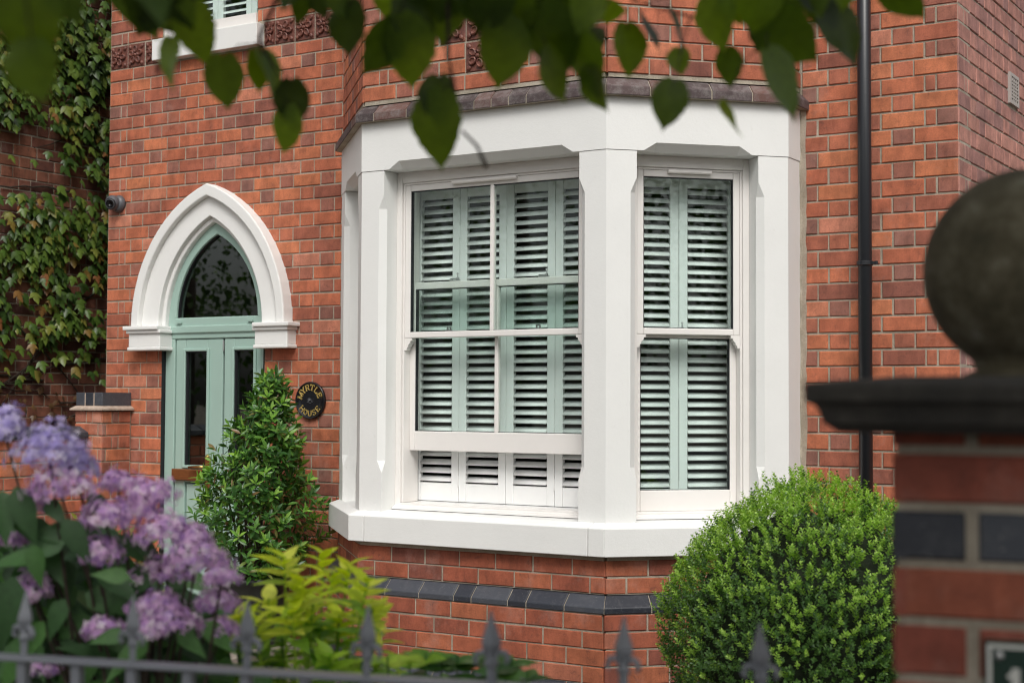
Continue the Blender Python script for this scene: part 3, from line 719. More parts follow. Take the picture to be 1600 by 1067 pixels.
def leaf_door(x0, x1, g0, g1, gz1, gz0, pz1, name):
    q = G(); y0 = YD+.004; y1 = YD+.055; z0, z1 = .165, 1.921
    q.box(x0, g0, y0, y1, z0, z1); q.box(g1, x1, y0, y1, z0, z1); q.box(g0, g1, y0+.0005, y1, gz1, z1); q.box(g0, g1, y0+.0005, y1, pz1, gz0); q.box(g0, g1, y0+.0005, y1, z0, z0+.16)
    o = q.obj(name, M_MINT, house, bevel=.005)
    q = G()                                              # moulded bead round the glass
    e = .02
    for a in ((g0-e, g0+.002, gz0-e, gz1+e), (g1-.002, g1+e, gz0-e, gz1+e)): q.box(a[0], a[1], y0-.012, y0+.001, a[2], a[3])
    q.box(g0+.002, g1-.002, y0-.012, y0+.001, gz1, gz1+e); q.box(g0+.002, g1-.002, y0-.012, y0+.001, gz0-e, gz0); q.obj('glazing_bead', M_MINT, o, bevel=.005)
    q = G(); q.box(g0+.001, g1-.001, y0+.02, y0+.025, gz0, gz1); q.obj('pane', M_DGLASS, o)
    q = G(); q.box(g0+.001, g0+.012, y0+.001, y0+.019, gz0, gz1); q.box(g1-.006, g1-.001, y0+.001, y0+.019, gz0, gz1); q.box(g0+.012, g1-.006, y0+.001, y0+.019, gz1-.008, gz1); q.obj('glazing_gasket', M_DARKSEAL, o)
    q = G(); q.cbox(g0+.008, g1-.008, y0+.004, y0+.03, z0+.168, pz1-.008, .01); q.obj('door_panel', M_MINT, o)
    return o
dl = leaf_door(-5.228, -4.812, -5.139, -4.944, 1.841, 1.088, .975, 'door')
dr = leaf_door(-4.797, -4.478, -4.708, -4.538, 1.845, 1.088, .975, 'side_door')
q = G(); q.box(-4.8115, -4.7975, YD+.02, YD+.05, .165, 1.921); q.obj('door_gap', M_DARKSEAL, house)
for zz in (1.84, 1.1, .4):
    q = G(); q.lathe([(.007, 0), (.007, .07)], (-4.8045, YD+.004, zz), 8); q.obj('hinge', M_STEEL, dl)
q = G(); q.cbox(-5.232, -4.95, YD-.028, YD+.004, .986, 1.062, .006); q.obj('letter_box', M_WOOD, dl)
q = G(); q.cbox(-4.943, -4.902, YD-.016, YD+.004, .93, 1.135, .006); hp = q.obj('handle_plate', M_WOOD, dl)
q = G(); q.tube([(-4.918, YD-.012, 1.082), (-4.92, YD-.055, 1.082), (-4.95, YD-.062, 1.082), (-5.045, YD-.058, 1.078)], [.009, .009, .009, .007], 8); q.obj('handle', M_BRASS, dl, True)
q = G(); q.lathe([(.012, 0), (.016, .02), (.004, .035)], (-4.922, YD-.01, 1.13), 10); q.obj('handle_tip', M_BRASS, dl, True)
q = G(); q.box(-5.34, -4.41, -.10, .12, .08, .15); q.obj('threshold', M_UPVC, house, bevel=.006)
q = G(); q.box(-5.45, -4.30, -.42, .0, .0, .08); q.obj('door_step', M_PAVE, house, bevel=.008)
for a_, b_ in ((-5.324, -5.3225), (-4.4295, -4.428)):
    q = G(); q.box(a_, b_, -.004, .1, .15, 1.87); q.obj('door_seal', M_DARKSEAL, house)

# ---- rainwater pipe and air vent
q = G(); px_, py_ = -.452, -.062; r_ = .034; q.lathe([(r_, .05), (r_, ZTOP)], (px_, py_, 0), 20); pipe = q.obj('downpipe', M_PIPE, house, True)
for zz in (2.215, .55, 4.1):
    q = G(); q.lathe([(r_+.003, -.012), (r_+.007, -.009), (r_+.007, .009), (r_+.003, .012)], (px_, py_, zz), 20); q.box(px_+.03, px_+.062, py_-.010, py_+.002, zz-.006, zz+.006); q.lathe([(.009, -.009), (.009, .009)], (px_+.058, py_-.004, zz), 8); q.box(px_-.012, px_+.012, py_+.03, -.001, zz-.01, zz+.01)
    q.obj('pipe_clip', M_PIPE, pipe)
q = G(TS); a, b, z0, z1 = VENT
q.box(a, a+.03, -.012, .02, z0, z1); q.box(b-.02, b, -.012, .02, z0, z1); q.box(a+.03, b-.02, -.012, .02, z0, z0+.018); q.box(a+.03, b-.02, -.012, .02, z1-.018, z1)
n = 4
for i in range(1, n): x = a+.03+(b-a-.05)*i/n; q.box(x-.0045, x+.0045, -.0115, -.002, z0+.018, z1-.018)
n = 7
for i in range(1, n): z = z0+.018+(z1-z0-.036)*i/n; q.box(a+.03, b-.02, -.011, -.002, z-.004, z+.004)
vn = q.obj('air_vent', M_VENT, house)
q = G(TS); q.box(a+.012, b-.012, -.003, .019, z0+.012, z1-.012); q.obj('vent_back', M_DARKSEAL, vn)

# ================================================================== THINGS ON AND BY THE HOUSE
# ---- oval name plaque with raised gold letters
GLY = {   # strokes on a 0..1 by 0..1 box; each a polyline, 'w' its thickness, serifs at the listed ends
 'M': (1.1, [((.12, 0), (.12, 1)), ((.12, 1), (.55, .1)), ((.55, .1), (.98, 1)), ((.98, 1), (.98, 0))], [(.12, 0), (.98, 0), (.08, 1), (1.02, 1)]),
 'Y': (.9, [((.05, 1), (.45, .48)), ((.85, 1), (.45, .48)), ((.45, .48), (.45, 0))], [(.05, 1), (.85, 1), (.45, 0)]),
 'R': (.9, [((.15, 0), (.15, 1)), ((.15, .97), (.55, .97), (.72, .85), (.72, .64), (.55, .5), (.15, .5)), ((.45, .5), (.82, 0))], [(.15, 0), (.84, 0), (.12, 1)]),
 'T': (.85, [((.42, 0), (.42, 1)), ((.0, .96), (.85, .96)), ((.02, 1), (.02, .8)), ((.83, 1), (.83, .8))], [(.42, 0)]),
 'L': (.8, [((.15, 0), (.15, 1)), ((.15, .04), (.72, .04)), ((.72, 0), (.72, .24))], [(.15, 1)]),
 'E': (.8, [((.15, 0), (.15, 1)), ((.15, .04), (.7, .04)), ((.15, .52), (.55, .52)), ((.15, .96), (.68, .96)), ((.7, 0), (.7, .22)), ((.68, 1), (.68, .8))], []),
 'H': (.95, [((.12, 0), (.12, 1)), ((.82, 0), (.82, 1)), ((.12, .52), (.82, .52))], [(.12, 0), (.12, 1), (.82, 0), (.82, 1)]),
 'O': (.95, [tuple((.47+.36*math.cos(a), .5+.48*math.sin(a)) for a in [2*math.pi*i/14 for i in range(15)])], []),
 'U': (.9, [((.12, 1), (.12, .35), (.2, .12), (.45, .02), (.7, .12), (.78, .35), (.78, 1))], [(.12, 1), (.78, 1)]),
 'S': (.75, [((.66, .8), (.52, .97), (.25, .97), (.1, .8), (.14, .62), (.6, .4), (.68, .22), (.52, .03), (.22, .03), (.06, .2))], []),
 '1': (.5, [((.15, .85), (.28, .97)), ((.28, 1), (.28, 0))], [(.28, 0)])}
def letter(ch, T2, h, depth, th=.15, name='letter', mat=None, parent=None):
    """T2 maps glyph plane (u right, v up) in metres and n outward to the world"""
    q = G()
    adv, strokes, ser = GLY[ch]
    def seg(p, r, w_):
        dx, dy = r[0]-p[0], r[1]-p[1]; l = math.hypot(dx, dy) or 1; nx, ny = -dy/l*w_/2, dx/l*w_/2; ex, ey = dx/l*w_*.2, dy/l*w_*.2
        c = [(p[0]-ex+nx, p[1]-ey+ny), (r[0]+ex+nx, r[1]+ey+ny), (r[0]+ex-nx, r[1]+ey-ny), (p[0]-ex-nx, p[1]-ey-ny)]
        q.loft([[tuple(T2((x-adv/2)*h, (y-.5)*h, 0)) for x, y in c], [tuple(T2((x-adv/2)*h, (y-.5)*h, depth)) for x, y in c]])
    for s in strokes:
        for i in range(len(s)-1):
            thin = abs(s[i+1][0]-s[i][0]) > abs(s[i+1][1]-s[i][1]); seg(s[i], s[i+1], th*(.62 if thin else 1))
    for x, y in ser: seg((x-.13, y+(.03 if y < .5 else -.03)), (x+.13, y+(.03 if y < .5 else -.03)), th*.5)
    return q.obj(name, mat, parent)
PC = onY(484, 625.5, -.02); PRAD = (.118, .117)
plq = empty('name_plaque', (PC[0], 0, PC[2]-.118), 'oval black name plaque with gold letters reading MYRTLE HOUSE', 'sign')
n = 40
def ell(k, y): return [(PC[0]+PRAD[0]*k*math.cos(2*math.pi*i/n), y, PC[2]+PRAD[1]*k*math.sin(2*math.pi*i/n)) for i in range(n)]
q = G(); q.loft([ell(.97, -.001), ell(1.0, -.006), ell(1.0, -.016), ell(.975, -.022), ell(.93, -.022), ell(.905, -.017), ell(.5, -.0165)]); q.obj('plate', M_BLACK, plq, True)
def ring_text(txt, a0, a1, rr, h, flip=False):
    for i, ch in enumerate(txt):
        a = R(a0+(a1-a0)*i/(len(txt)-1)); cx, cz = PC[0]+PRAD[0]*rr*math.cos(a), PC[2]+PRAD[1]*rr*math.sin(a); t = a-math.pi/2 if not flip else a+math.pi/2
        def T2(u, v, d, cx=cx, cz=cz, t=t): return (cx+u*math.cos(t)-v*math.sin(t), -.0168-d, cz+u*math.sin(t)+v*math.cos(t))
        letter(ch, T2, h, .004, .145, 'letter', M_GOLD, plq)
ring_text('MYRTLE', 158, 24, .69, .037); ring_text('HOUSE', 221, 319, .69, .034, True)
q = G()                                             # small sprig emblem in the middle
for k in range(9):
    a = math.pi*k/8+.15; L = .022; x, z = PC[0]+.008*math.cos(a), PC[2]-.006+.008*math.sin(a)
    q.loft([[(x-.003*math.sin(a), -.0165, z+.003*math.cos(a)), (x+L*math.cos(a), -.0168, z+L*.8*math.sin(a)), (x+.003*math.sin(a), -.0165, z-.003*math.cos(a))], [(x, -.0195, z), (x+L*math.cos(a)*.9, -.0185, z+L*.7*math.sin(a)), (x, -.0195, z)]])
for k in range(6): q.lathe([(.0025, -.002), (.0022, .002)], (PC[0]-.02+.008*k, -.0185, PC[2]-.016+abs(k-2.5)*.0025), 6)
q.obj('emblem', M_CAMG, plq)
for sx in (-.1, .1):
    q = G(); q.lathe([(.005, -.004), (.005, .004)], (PC[0]+sx, -.018, PC[2]), 8); q.obj('screw', M_BLACK, plq)

# ---- turret camera on the corner
cc = onY(177, 317, -.05); scam = empty('security_camera', (cc[0], -.001, cc[2]), 'small grey turret security camera on the brick corner above the ivy', 'camera')
TC = lambda x, y, z: (cc[0]+x, -y, cc[2]+z)
q = G(lambda x, y, z: (cc[0]+x+.008, -z, cc[2]+y-.004)); q.lathe([(.060, .0), (.060, .012), (.056, .026), (.046, .04)], (0, 0, 0), 24); q.obj('mount', M_CAMG, scam, True)
ax = Vector((.30, -.90, -.30)).normalized(); a1 = ax.cross(Vector((0, 0, 1))).normalized(); a2 = ax.cross(a1); c0 = Vector((cc[0]-.004, -.052, cc[2]))
def TQ(x, y, z): p = c0+a1*x+a2*y+ax*z; return tuple(p)
q = G(TQ); rb = .052; q.lathe([(rb*math.sin(t), -rb*math.cos(t)) for t in [R(a) for a in range(4, 139, 9)]], (0, 0, 0), 24, False); q.lathe([(.0345, .0385), (.033, .043), (.029, .0415)], (0, 0, 0), 24, False); q.obj('ball', M_CAMG, scam, True)
q = G(TQ); q.lathe([(.032, .036), (.030, .038), (.013, .0385), (.012, .034), (.003, .034)], (0, 0, 0), 24); q.obj('lens', M_LENS, scam, True)

# ---- low boundary wall running from the corner of the house to the street
bw = empty('boundary_wall', (-5.8, -.3, 0), 'low brick garden wall with blue coping and capped end pier against the house', 'wall')
q = G(); q.box(-5.853, -5.607, -.263, -.004, 0, 1.44); core = q.obj('pier_core', M_MORTAR, bw)
q = G(); q.box(-5.862, -5.757, -4.6, -.27, 0, 1.262); core2 = q.obj('wall_core', M_MORTAR, bw)
BRICKS = []
TB1 = frame((-5.862, -.27, 0), (1, 0)); TB2 = frame((-5.600, -.27, 0), (0, 1)); TB3 = frame((-5.75, -4.6, 0), (0, 1))
ZB = 1.463-.018-9*GA*2
brick_rows(TB1, core, 0, 1.445, 1.445-17*GA, 0, .262, None, bond='flemish'); brick_rows(TB2, core, 0, 1.445, 1.445-17*GA, 0, .262, None, anchor='right', bond='flemish')
brick_rows(TB3, core2, 0, 1.262, 1.445-17*GA, 0, 4.33, None, anchor='right', bond='stretcher')
make_bricks(BRICKS, bw, 40, .02); BRICKS = []
q = G(); q.loft([[(-5.885, -.292, 1.447), (-5.578, -.292, 1.447), (-5.578, -.001, 1.447), (-5.885, -.001, 1.447)], [(-5.885, -.292, 1.458), (-5.578, -.292, 1.458), (-5.578, -.001, 1.458), (-5.885, -.001, 1.458)], [(-5.858, -.266, 1.476), (-5.604, -.266, 1.476), (-5.604, -.001, 1.476), (-5.858, -.001, 1.476)]]); q.obj('creasing_tile', M_CREAM, bw)
for x0, x1 in ((-5.856, -5.776), (-5.766, -5.692), (-5.682, -5.606)):
    q = G(); q.cbox(x0, x1, -.264, -.006, 1.478, 1.566, .004); q.obj('cap_brick', M_BLUE, bw)
q = G(); q.box(-5.853, -5.609, -.260, -.008, 1.475, 1.563); q.obj('cap_mortar', M_CREAM, bw)
y = -.275
while y > -4.5:
    q = G(); y1 = y-.215; pr = [(-5.90, 1.264), (-5.90, 1.285), (-5.80, 1.342), (-5.715, 1.300), (-5.715, 1.264)]
    q.loft([[(x, y-.003, z) for x, z in pr], [(x, y1+.003, z) for x, z in pr]]); q.obj('coping_brick', M_BLUE, bw, bevel=.004); y = y1
q = G(); pr = [(-5.892, 1.263), (-5.892, 1.283), (-5.80, 1.338), (-5.723, 1.297), (-5.723, 1.263)]; q.loft([[(x, -.272, z) for x, z in pr], [(x, y, z) for x, z in pr]]); q.obj('coping_mortar', M_CREAM, bw)

# ---- neighbouring house: side wall across the passage
nbx = -7.0
nb = empty('neighbouring_house', (nbx-2, 2, 0), 'ivy-covered shade-toned brick side of the house next door across the passage', 'house')
TN = frame((nbx, -1.2, 0), (0, 1)); q = G(TN); q.box(0, 8, .006, .25, 0, 7); nbw = q.obj('wall', M_MORTAR, nb)
q = G(); q.box(nbx-5, nbx-.25, -1.2, -1.0, 0, 7); q.box(nbx-5, nbx-.25, 6.6, 6.8, 0, 7); q.box(nbx-5, nbx-4.8, -1.0, 6.6, 0, 7); q.obj('outer_wall', M_NB, nb)
q = G(); q.loft([[(nbx-5.2, -1.4, 7), (nbx+.2, -1.4, 7), (nbx+.2, 7, 7), (nbx-5.2, 7, 7)], [(nbx-2.6, 0, 9.5), (nbx-2.4, 0, 9.5), (nbx-2.4, 5.6, 9.5), (nbx-2.6, 5.6, 9.5)]]); q.obj('roof', M_COP, nb)
BRICKS = []; brick_rows(TN, nbw, 0, 7, .03, 0, 4.2, None, (M_NB, M_NB), 'flemish'); make_bricks(BRICKS, nb, 90, .03); BRICKS = []

# ---- climbing ivy on that wall
ivy = empty('climbing_ivy', (nbx, .6, 0), 'dense green climbing ivy hanging on the shadowed side wall next door', 'ivy')
def ivy_geo():
    P = [(0, -.02), (.18, -.10), (.36, .04), (.60, .46), (.36, .40), (.27, .46), (.24, .62), (0, 1.05)]
    v = [(0, .3, .06)]; 
    for x, y in P: v.append((x, y, -.10*y*y-.22*abs(x)))
    for x, y in P[-2:0:-1]: v.append((-x, y, -.10*y*y-.22*abs(x)))
    nn = len(v)-1; return v, [(0, 1+i, 1+(i+1) % nn) for i in range(nn)]
IV = ivy_geo()
def ivy_dens(px, py, nz):
    if py < 195: d = .95
    elif py < 300: d = .02 if px < 92-(py-205)*.1 and py > 190+px*.12 else .6
    elif py < 400: d = .85
    elif py < 520: d = .55
    elif py < 600: d = .38-.25*(py-520)/80
    else: d = 0.0
    return d
A = []; D = []
ph = RNG.uniform(0, 6, 12)
def patch(a, b): return .5+.25*(math.sin(a*5.1+ph[0]+1.5*math.sin(b*2.3+ph[1]))+math.sin(b*6.3+ph[2]+1.2*math.sin(a*3.1+ph[3])))
tries = 0
while len(A) < 3300 and tries < 60000:
    tries += 1; y = RNG.uniform(-.6, 1.9); z = RNG.uniform(1.5, 5.0); p = np.array([nbx+.03, y, z]); px, py, dd = proj(p)
    dn = ivy_dens(px, py, 0) if px > -80 else .8
    if py < -60 and RNG.random() > .5: continue
    if RNG.random() > dn*(.25+1.15*patch(y*1.7, z*1.3)): continue
    dirv = np.array([.35+RNG.uniform(-.1, .35), RNG.normal(0, .35), -1.0]); nr = np.array([1.0, RNG.normal(-.15, .35), .55+RNG.normal(0, .25)])
    p = p+np.array([RNG.uniform(.01, .09), 0, 0]); (A if True else D).append(fr34(p, dirv, nr, RNG.uniform(.055, .10)))
A.sort(key=lambda a: -((a[0][0]**2+a[1][0]**2+a[2][0]**2) if -5 < proj(a[:, 3])[0] < 172 and 0 < proj(a[:, 3])[1] < 620 else 0))
leaf_objs('leaf', IV, A[:300], M_IVY, ivy); scatter('foliage', IV[0], IV[1], A[300:], M_IVY, ivy, 'stuff')
D = []
for k in range(46):
    y = RNG.uniform(-.2, .75); z = RNG.uniform(1.36, 1.62); p = np.array([nbx+RNG.uniform(.02, .06), y, z]); D.append(fr34(p, (.3, RNG.normal(0, .5), -1), (1, RNG.normal(0, .5), .4), RNG.uniform(.03, .055)))
scatter('dry_foliage', IV[0], IV[1], D, M_IVYDRY, ivy, 'stuff')
for k in range(26):
    y, z = RNG.uniform(-.9, 1.6), RNG.uniform(1.2, 4.4); q = G(); pts = []; dy, dz = RNG.choice((-1, 1))*RNG.uniform(.6, 1), RNG.normal(-.1, .35)
    if k < 12: z = RNG.uniform(1.3, 1.9); dz = RNG.normal(0, .18)
    for i in range(14): pts.append((nbx+.012+abs(RNG.normal(0, .006)), y, z)); y += dy*.1; z += dz*.1; dz += RNG.normal(0, .12)
    q.tube(pts, [.010-.0005*i for i in range(14)], 5); q.obj('stem', M_BARK, ivy)

# ---- potted shrub by the door
ps = empty('potted_shrub', (-4.16, -.42, 0), 'bushy glossy green shrub in a dark pot beside the mint door', 'shrub')
PX, PY = -4.12, -.45
def pcx(z): return PX+.15*(z-.6)
q = G(); q.lathe([(.15, 0), (.19, .02), (.225, .3), (.235, .43), (.25, .435), (.25, .47), (.225, .47), (.215, .42), (.05, .41)], (PX, PY, 0), 28); q.obj('pot', M_POT, ps, True)
for k in range(7):
    a = 2*math.pi*k/7; q = G(); top = np.array([PX+.17*math.cos(a), PY+.17*math.sin(a), RNG.uniform(.9, 1.5)]); q.tube([(PX+.03*math.cos(a), PY+.03*math.sin(a), .4), tuple((np.array([PX, PY, .4])+top)/2), tuple(top)], [.012, .009, .004], 6); q.obj('stem', M_BARK, ps)
SHP = [(.47, .22), (.56, .35), (.72, .40), (.92, .37), (1.1, .30), (1.28, .23), (1.42, .16), (1.55, .12), (1.68, .08)]
def shr(z):
    for i in range(len(SHP)-1):
        if SHP[i][0] <= z <= SHP[i+1][0]: t = (z-SHP[i][0])/(SHP[i+1][0]-SHP[i][0]); return SHP[i][1]*(1-t)+SHP[i+1][1]*t
    return .06
LG = leaf_geo(.34, 4, .16, .3, 'lance')
AO = []; AN = []; AI = []
for k in range(500):
    z = RNG.uniform(.48, 1.68); a = RNG.uniform(0, 2*math.pi); lob = 1+.16*math.sin(3*a+z*7)+.14*math.sin(5*a-z*11)+.08*math.sin(2*a+z*15)
    if RNG.random() > shr(z)/.38+.15: continue
    rr = shr(z)*lob*RNG.uniform(.78, 1.06); p = np.array([pcx(z)+rr*math.cos(a), PY+rr*math.sin(a), z]); p[1] = min(p[1], -.03)
    out = np.array([math.cos(a)*.8, math.sin(a)*.8, .75]); out /= np.linalg.norm(out); fresh = RNG.random() < .36
    nl = RNG.integers(6, 10); t0 = RNG.uniform(0, 6)
    e1 = np.cross(out, (0, 0, 1.0)); e1 /= np.linalg.norm(e1); e2 = np.cross(out, e1)
    for i in range(nl):
        t = t0+i*2.4; sp = .35+.9*(1-i/nl); d = out*(1.25-sp*.75)+(e1*math.cos(t)+e2*math.sin(t))*sp
        M_ = fr34(p-out*.035*(1-i/nl)*1.5, d, out, RNG.uniform(.05, .078)*(1 if not fresh else .92)); (AN if fresh and i > nl*.35 else AO).append(M_)
for k in range(2300):
    z = RNG.uniform(.47, 1.58); a = RNG.uniform(0, 2*math.pi); rr = shr(z)*math.sqrt(RNG.uniform(.05, .75)); rr *= .92; p = np.array([pcx(z)+rr*math.cos(a), min(PY+rr*math.sin(a), -.03), z]); AI.append(fr34(p, rvec()+np.array([0, 0, .2]), rvec(), RNG.uniform(.045, .07)))
def camdist(a): return np.linalg.norm(a[:, 3]-CAM)
AO.sort(key=camdist); AN.sort(key=camdist)
leaf_objs('leaf', LG, AO[:180], M_MYRT, ps); leaf_objs('leaf', LG, AN[:120], M_MYRTN, ps, 'young_leaf')
scatter('foliage', LG[0], LG[1], AO[180:]+AI, M_MYRT, ps, 'stuff'); scatter('young_foliage', LG[0], LG[1], AN[120:], M_MYRTN, ps, 'stuff')

# ---- clipped box ball
bc = at(1272, 985, 6.05); BRAD = .585
bx = empty('box_shrub', (bc[0], bc[1], 0), 'large rounded clipped box shrub under the right of the bay window', 'shrub')
def brad(d):
    a = math.atan2(d[1], d[0]); e = math.asin(max(-1, min(1, d[2])))
    return BRAD*(1+.035*math.sin(3*a+1.1)+.045*math.sin(4*e+2*a)+.03*math.sin(7*a-3*e+.6))
BL = ([(0, 0, 0), (-.5, .5, .10), (0, .5, -.03), (.5, .5, .10), (0, 1, -.06)], [(0, 2, 1), (0, 3, 2), (1, 2, 4), (2, 3, 4)])
AB = []; AF = []
fwd = CAM-bc; fwd[2] = 0; fwd /= np.linalg.norm(fwd)
for k in range(10500):
    d = rvec(); 
    if d@fwd < -.45 and RNG.random() < .8: continue
    if d[2] < -.75: continue
    nzv = .5+.5*math.sin(9*d[0]+3*d[2]+1)*math.sin(8*d[1]-5*d[2]+2.2)
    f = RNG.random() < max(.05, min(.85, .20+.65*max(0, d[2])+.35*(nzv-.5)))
    rr = brad(d)*(1-.17*RNG.random()**1.6)+(.03*RNG.random()**3 if f else 0)
    p = bc+d*rr; ax_ = d*.75+np.array([0, 0, .75])+rvec(.35); ax_ /= np.linalg.norm(ax_); e1 = np.cross(ax_, rvec()); e1 /= np.linalg.norm(e1); e2 = np.cross(ax_, e1)
    L = RNG.uniform(.028, .05); np_ = 5 if f else 4
    for i in range(np_):
        t = i*math.pi/2+RNG.normal(0, .25); q_ = p+ax_*L*i/np_
        for sg in (1, -1):
            dv = ax_*(.55+.35*i/np_)+(e1*math.cos(t)+e2*math.sin(t))*sg*.8; s_ = RNG.uniform(.0135, .0205)*(1-.25*i/np_)
            (AF if f else AB).append(fr34(q_, dv, ax_, (s_*.62, s_, s_)))
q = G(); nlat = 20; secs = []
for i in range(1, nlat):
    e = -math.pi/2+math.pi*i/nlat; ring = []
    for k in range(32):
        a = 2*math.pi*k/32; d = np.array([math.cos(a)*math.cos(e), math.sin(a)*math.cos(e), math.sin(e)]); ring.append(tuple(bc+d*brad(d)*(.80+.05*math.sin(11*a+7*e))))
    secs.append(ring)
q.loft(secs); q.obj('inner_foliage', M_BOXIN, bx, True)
q = G(); q.lathe([(.05, 0), (.04, bc[2])], (bc[0], bc[1], 0), 8); q.obj('trunk', M_BARK, bx)
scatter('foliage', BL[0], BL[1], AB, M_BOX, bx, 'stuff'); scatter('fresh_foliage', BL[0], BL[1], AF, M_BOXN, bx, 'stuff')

# ---- small variegated bush by the path
vp = at(150, 925, 7.0); vb = empty('variegated_bush', (vp[0], vp[1], 0), 'small bush with yellow-edged leaves seen through the hydrangea', 'shrub')
AV = []
for k in range(1500):
    d = rvec(); rr = .42*RNG.uniform(.6, 1); AV.append(fr34(np.array([vp[0], vp[1], .52])+d*rr*np.array([1, 1, 1.1]), d+rvec(.6), rvec(), RNG.uniform(.03, .05)))
scatter('foliage', *leaf_geo(.5, 3, .1, .2), AV, M_VAR, vb, 'stuff')
q = G(); q.lathe([(.03, 0), (.015, .5)], (vp[0], vp[1], 0), 7); q.obj('stem', M_BARK, vb)

# ================================================================== FOREGROUND
# ---- gate pier with stone ball
thp = R(10); GL = at(1395, 800, 2.30); PW = .385
TP = frame((GL[0], GL[1], 0), (math.cos(thp), math.sin(thp)))
gp = empty('gate_pier', tuple(TP(PW/2, PW/2, 0)), 'brick gate pier with blue brick band, dark stone cap and stone ball', 'gate pier')
q = G(TP); e = .006; q.box(e, PW-e, e, PW-e, 0, 1.487); core = q.obj('pier_core', M_MORTAR, gp)
BRICKS = []
zl = [at(1400, y, 2.30)[2] for y in (790, 880, 966.5, 1055)]        # bed joints read off the pier
GP = (zl[0]-zl[3])/3; j = .014
faces_p = [TP, frame(TP(PW, 0, 0), (TP.N[0], TP.N[1])), frame(TP(0, PW, 0), (-TP.N[0], -TP.N[1])), frame(TP(PW, PW, 0), (-TP.S[0], -TP.S[1]))]
for fi, T in enumerate(faces_p):
    for k in range(-14, 3):
        z0 = zl[0]+k*GP; z1 = z0+GP
        if z1 < .02: continue
        z0 = max(z0, .005); z1 = min(z1, 1.487)
        if z1-z0 < .02: continue
        par = (k+fi+1) % 2; cuts = [0, .116, PW-.0, PW] if par == 0 else [0, .245, PW]
        if par == 0: cuts = [0, .116, .116+.245+.03, PW]; cuts = [0, .116, PW]
        blue = k in (-1, -6, -11)
        for i in range(len(cuts)-1):
            a_, b_ = cuts[i], cuts[i+1]; a2 = a_+(j*.7 if i else 0); b2 = b_-(j*.7 if i < len(cuts)-2 else 0)
            BRICKS.append((T, a2, b2, z0+j/2, z1-j/2, False, None, M_BLUE if blue else M_PIER))
make_bricks(BRICKS, gp, 0 if False else 200, .02); BRICKS = []
def sqprof(q, prof, T, W):
    q.T = T; q.loft([[(W/2-h, W/2-h, z), (W/2+h, W/2-h, z), (W/2+h, W/2+h, z), (W/2-h, W/2+h, z)] for h, z in prof])
zc = at(1400, 598, 2.2)[2]; H2 = PW/2
q = G(); sqprof(q, [(H2+.008, 1.474), (H2+.072, 1.476), (H2+.078, 1.482), (H2+.090, 1.490), (H2+.094, 1.503), (H2+.100, 1.516), (H2+.113, 1.523), (H2+.114, zc-.006), (H2+.110, zc), (H2-.01, zc+.012)], TP, PW); q.obj('cap_stone', M_CAP, gp, bevel=.004)
bp = TP(PW/2, PW/2, 0); bd = (bp-CAM)@FW; rb = 167/F_PX*bd*1.0; zb = at(1612, 420, bd)[2]
q = G(); n = 40; zn = zc+.004
prof = [(.10, zn-zb), (.105, zn-zb+.012), (.085, zn-zb+.02)]+[(rb*math.sin(t), -rb*math.cos(t)) for t in [R(a) for a in np.linspace(33, 179, 34)]]
q.lathe(prof, (bp[0], bp[1], zb), n); q.obj('ball_finial', M_BALL, gp, True)
# number plate on the pier
npx = at(1543, 988, 2.30); s0 = (npx-TP.O)@TP.S
npl = empty('number_plate', tuple(TP(s0+.09, -.01, npx[2]-.13)), 'dark green house number plate with pale border on the brick pier', 'sign')
q = G(TP); z1 = npx[2]; W_, H_ = .18, .13
q.cbox(s0, s0+W_, -.012, -.001, z1-H_, z1, .003); q.obj('plate', M_SIGN, npl)
q = G(TP); b_ = .010
for a in ((s0+.005, s0+W_-.005, z1-.005-b_*.6, z1-.005), (s0+.005, s0+W_-.005, z1-H_+.005, z1-H_+.005+b_*.6), (s0+.005, s0+.005+b_*.6, z1-H_+.011, z1-.011), (s0+W_-.005-b_*.6, s0+W_-.005, z1-H_+.011, z1-.011)): q.box(a[0], a[1], -.0145, -.0118, a[2], a[3])
q.obj('border', M_SIGNW, npl)
letter('1', lambda u, v, d: TP(s0+.043+u, -.0122-d, z1-.079+v), .075, .003, .15, 'digit', M_SIGNW, npl)
q = G(lambda x, y, z: TP(s0+.022+x, -.012-z, z1-.022+y)); q.lathe([(.007, 0), (.006, .004), (.002, .006)], (0, 0, 0), 10); q.obj('screw', M_STEEL, npl)

# ---- iron railing with spear finials
DV = np.array([-.9617, -.274, 0.0]); FP = at(1190, 982, 2.5); ZR = 1.030
rl = empty('iron_railing', (FP[0]+DV[0]*.7, FP[1]+DV[1]*.7, 0), 'blue-grey iron railing with spear finials along the front garden', 'railing')
TRL = frame((FP[0], FP[1], 0), (-DV[0], -DV[1]))       # s grows to the right; the fence runs to negative s
send = (TP(0, PW*.5, 0)-TRL.O)@TRL.S
q = G(TRL); q.box(-2.6, send, -.019, .019, ZR-.010, ZR); q.obj('top_rail', M_RAIL, rl, bevel=.003)
q = G(TRL); q.box(-2.6, send, -.019, .019, .14, .152); q.obj('bottom_rail', M_RAIL, rl, bevel=.003)
gb = G(); gb.cbox(-.0095, .0095, -.0095, .0095, .02, ZR-.011, .001); barm = gb.mesh('bar', M_RAIL)
q = G(); q.lathe([(.0085, 0), (.0085, .03), (.0125, .034), (.0125, .041), (.009, .046), (.010, .055), (.0145, .062), (.0175, .07), (.0165, .078), (.011, .095), (.0055, .113), (.0018, .128)], (0, 0, 0), 4)
for sg in (-1, 1):
    pts = [(sg*.006, 0, .047), (sg*.016, -.002, .058), (sg*.025, -.003, .054), (sg*.029, -.003, .044), (sg*.025, -.002, .036)]
    q.tube(pts, [.004, .0055, .006, .0055, .0035], 6)
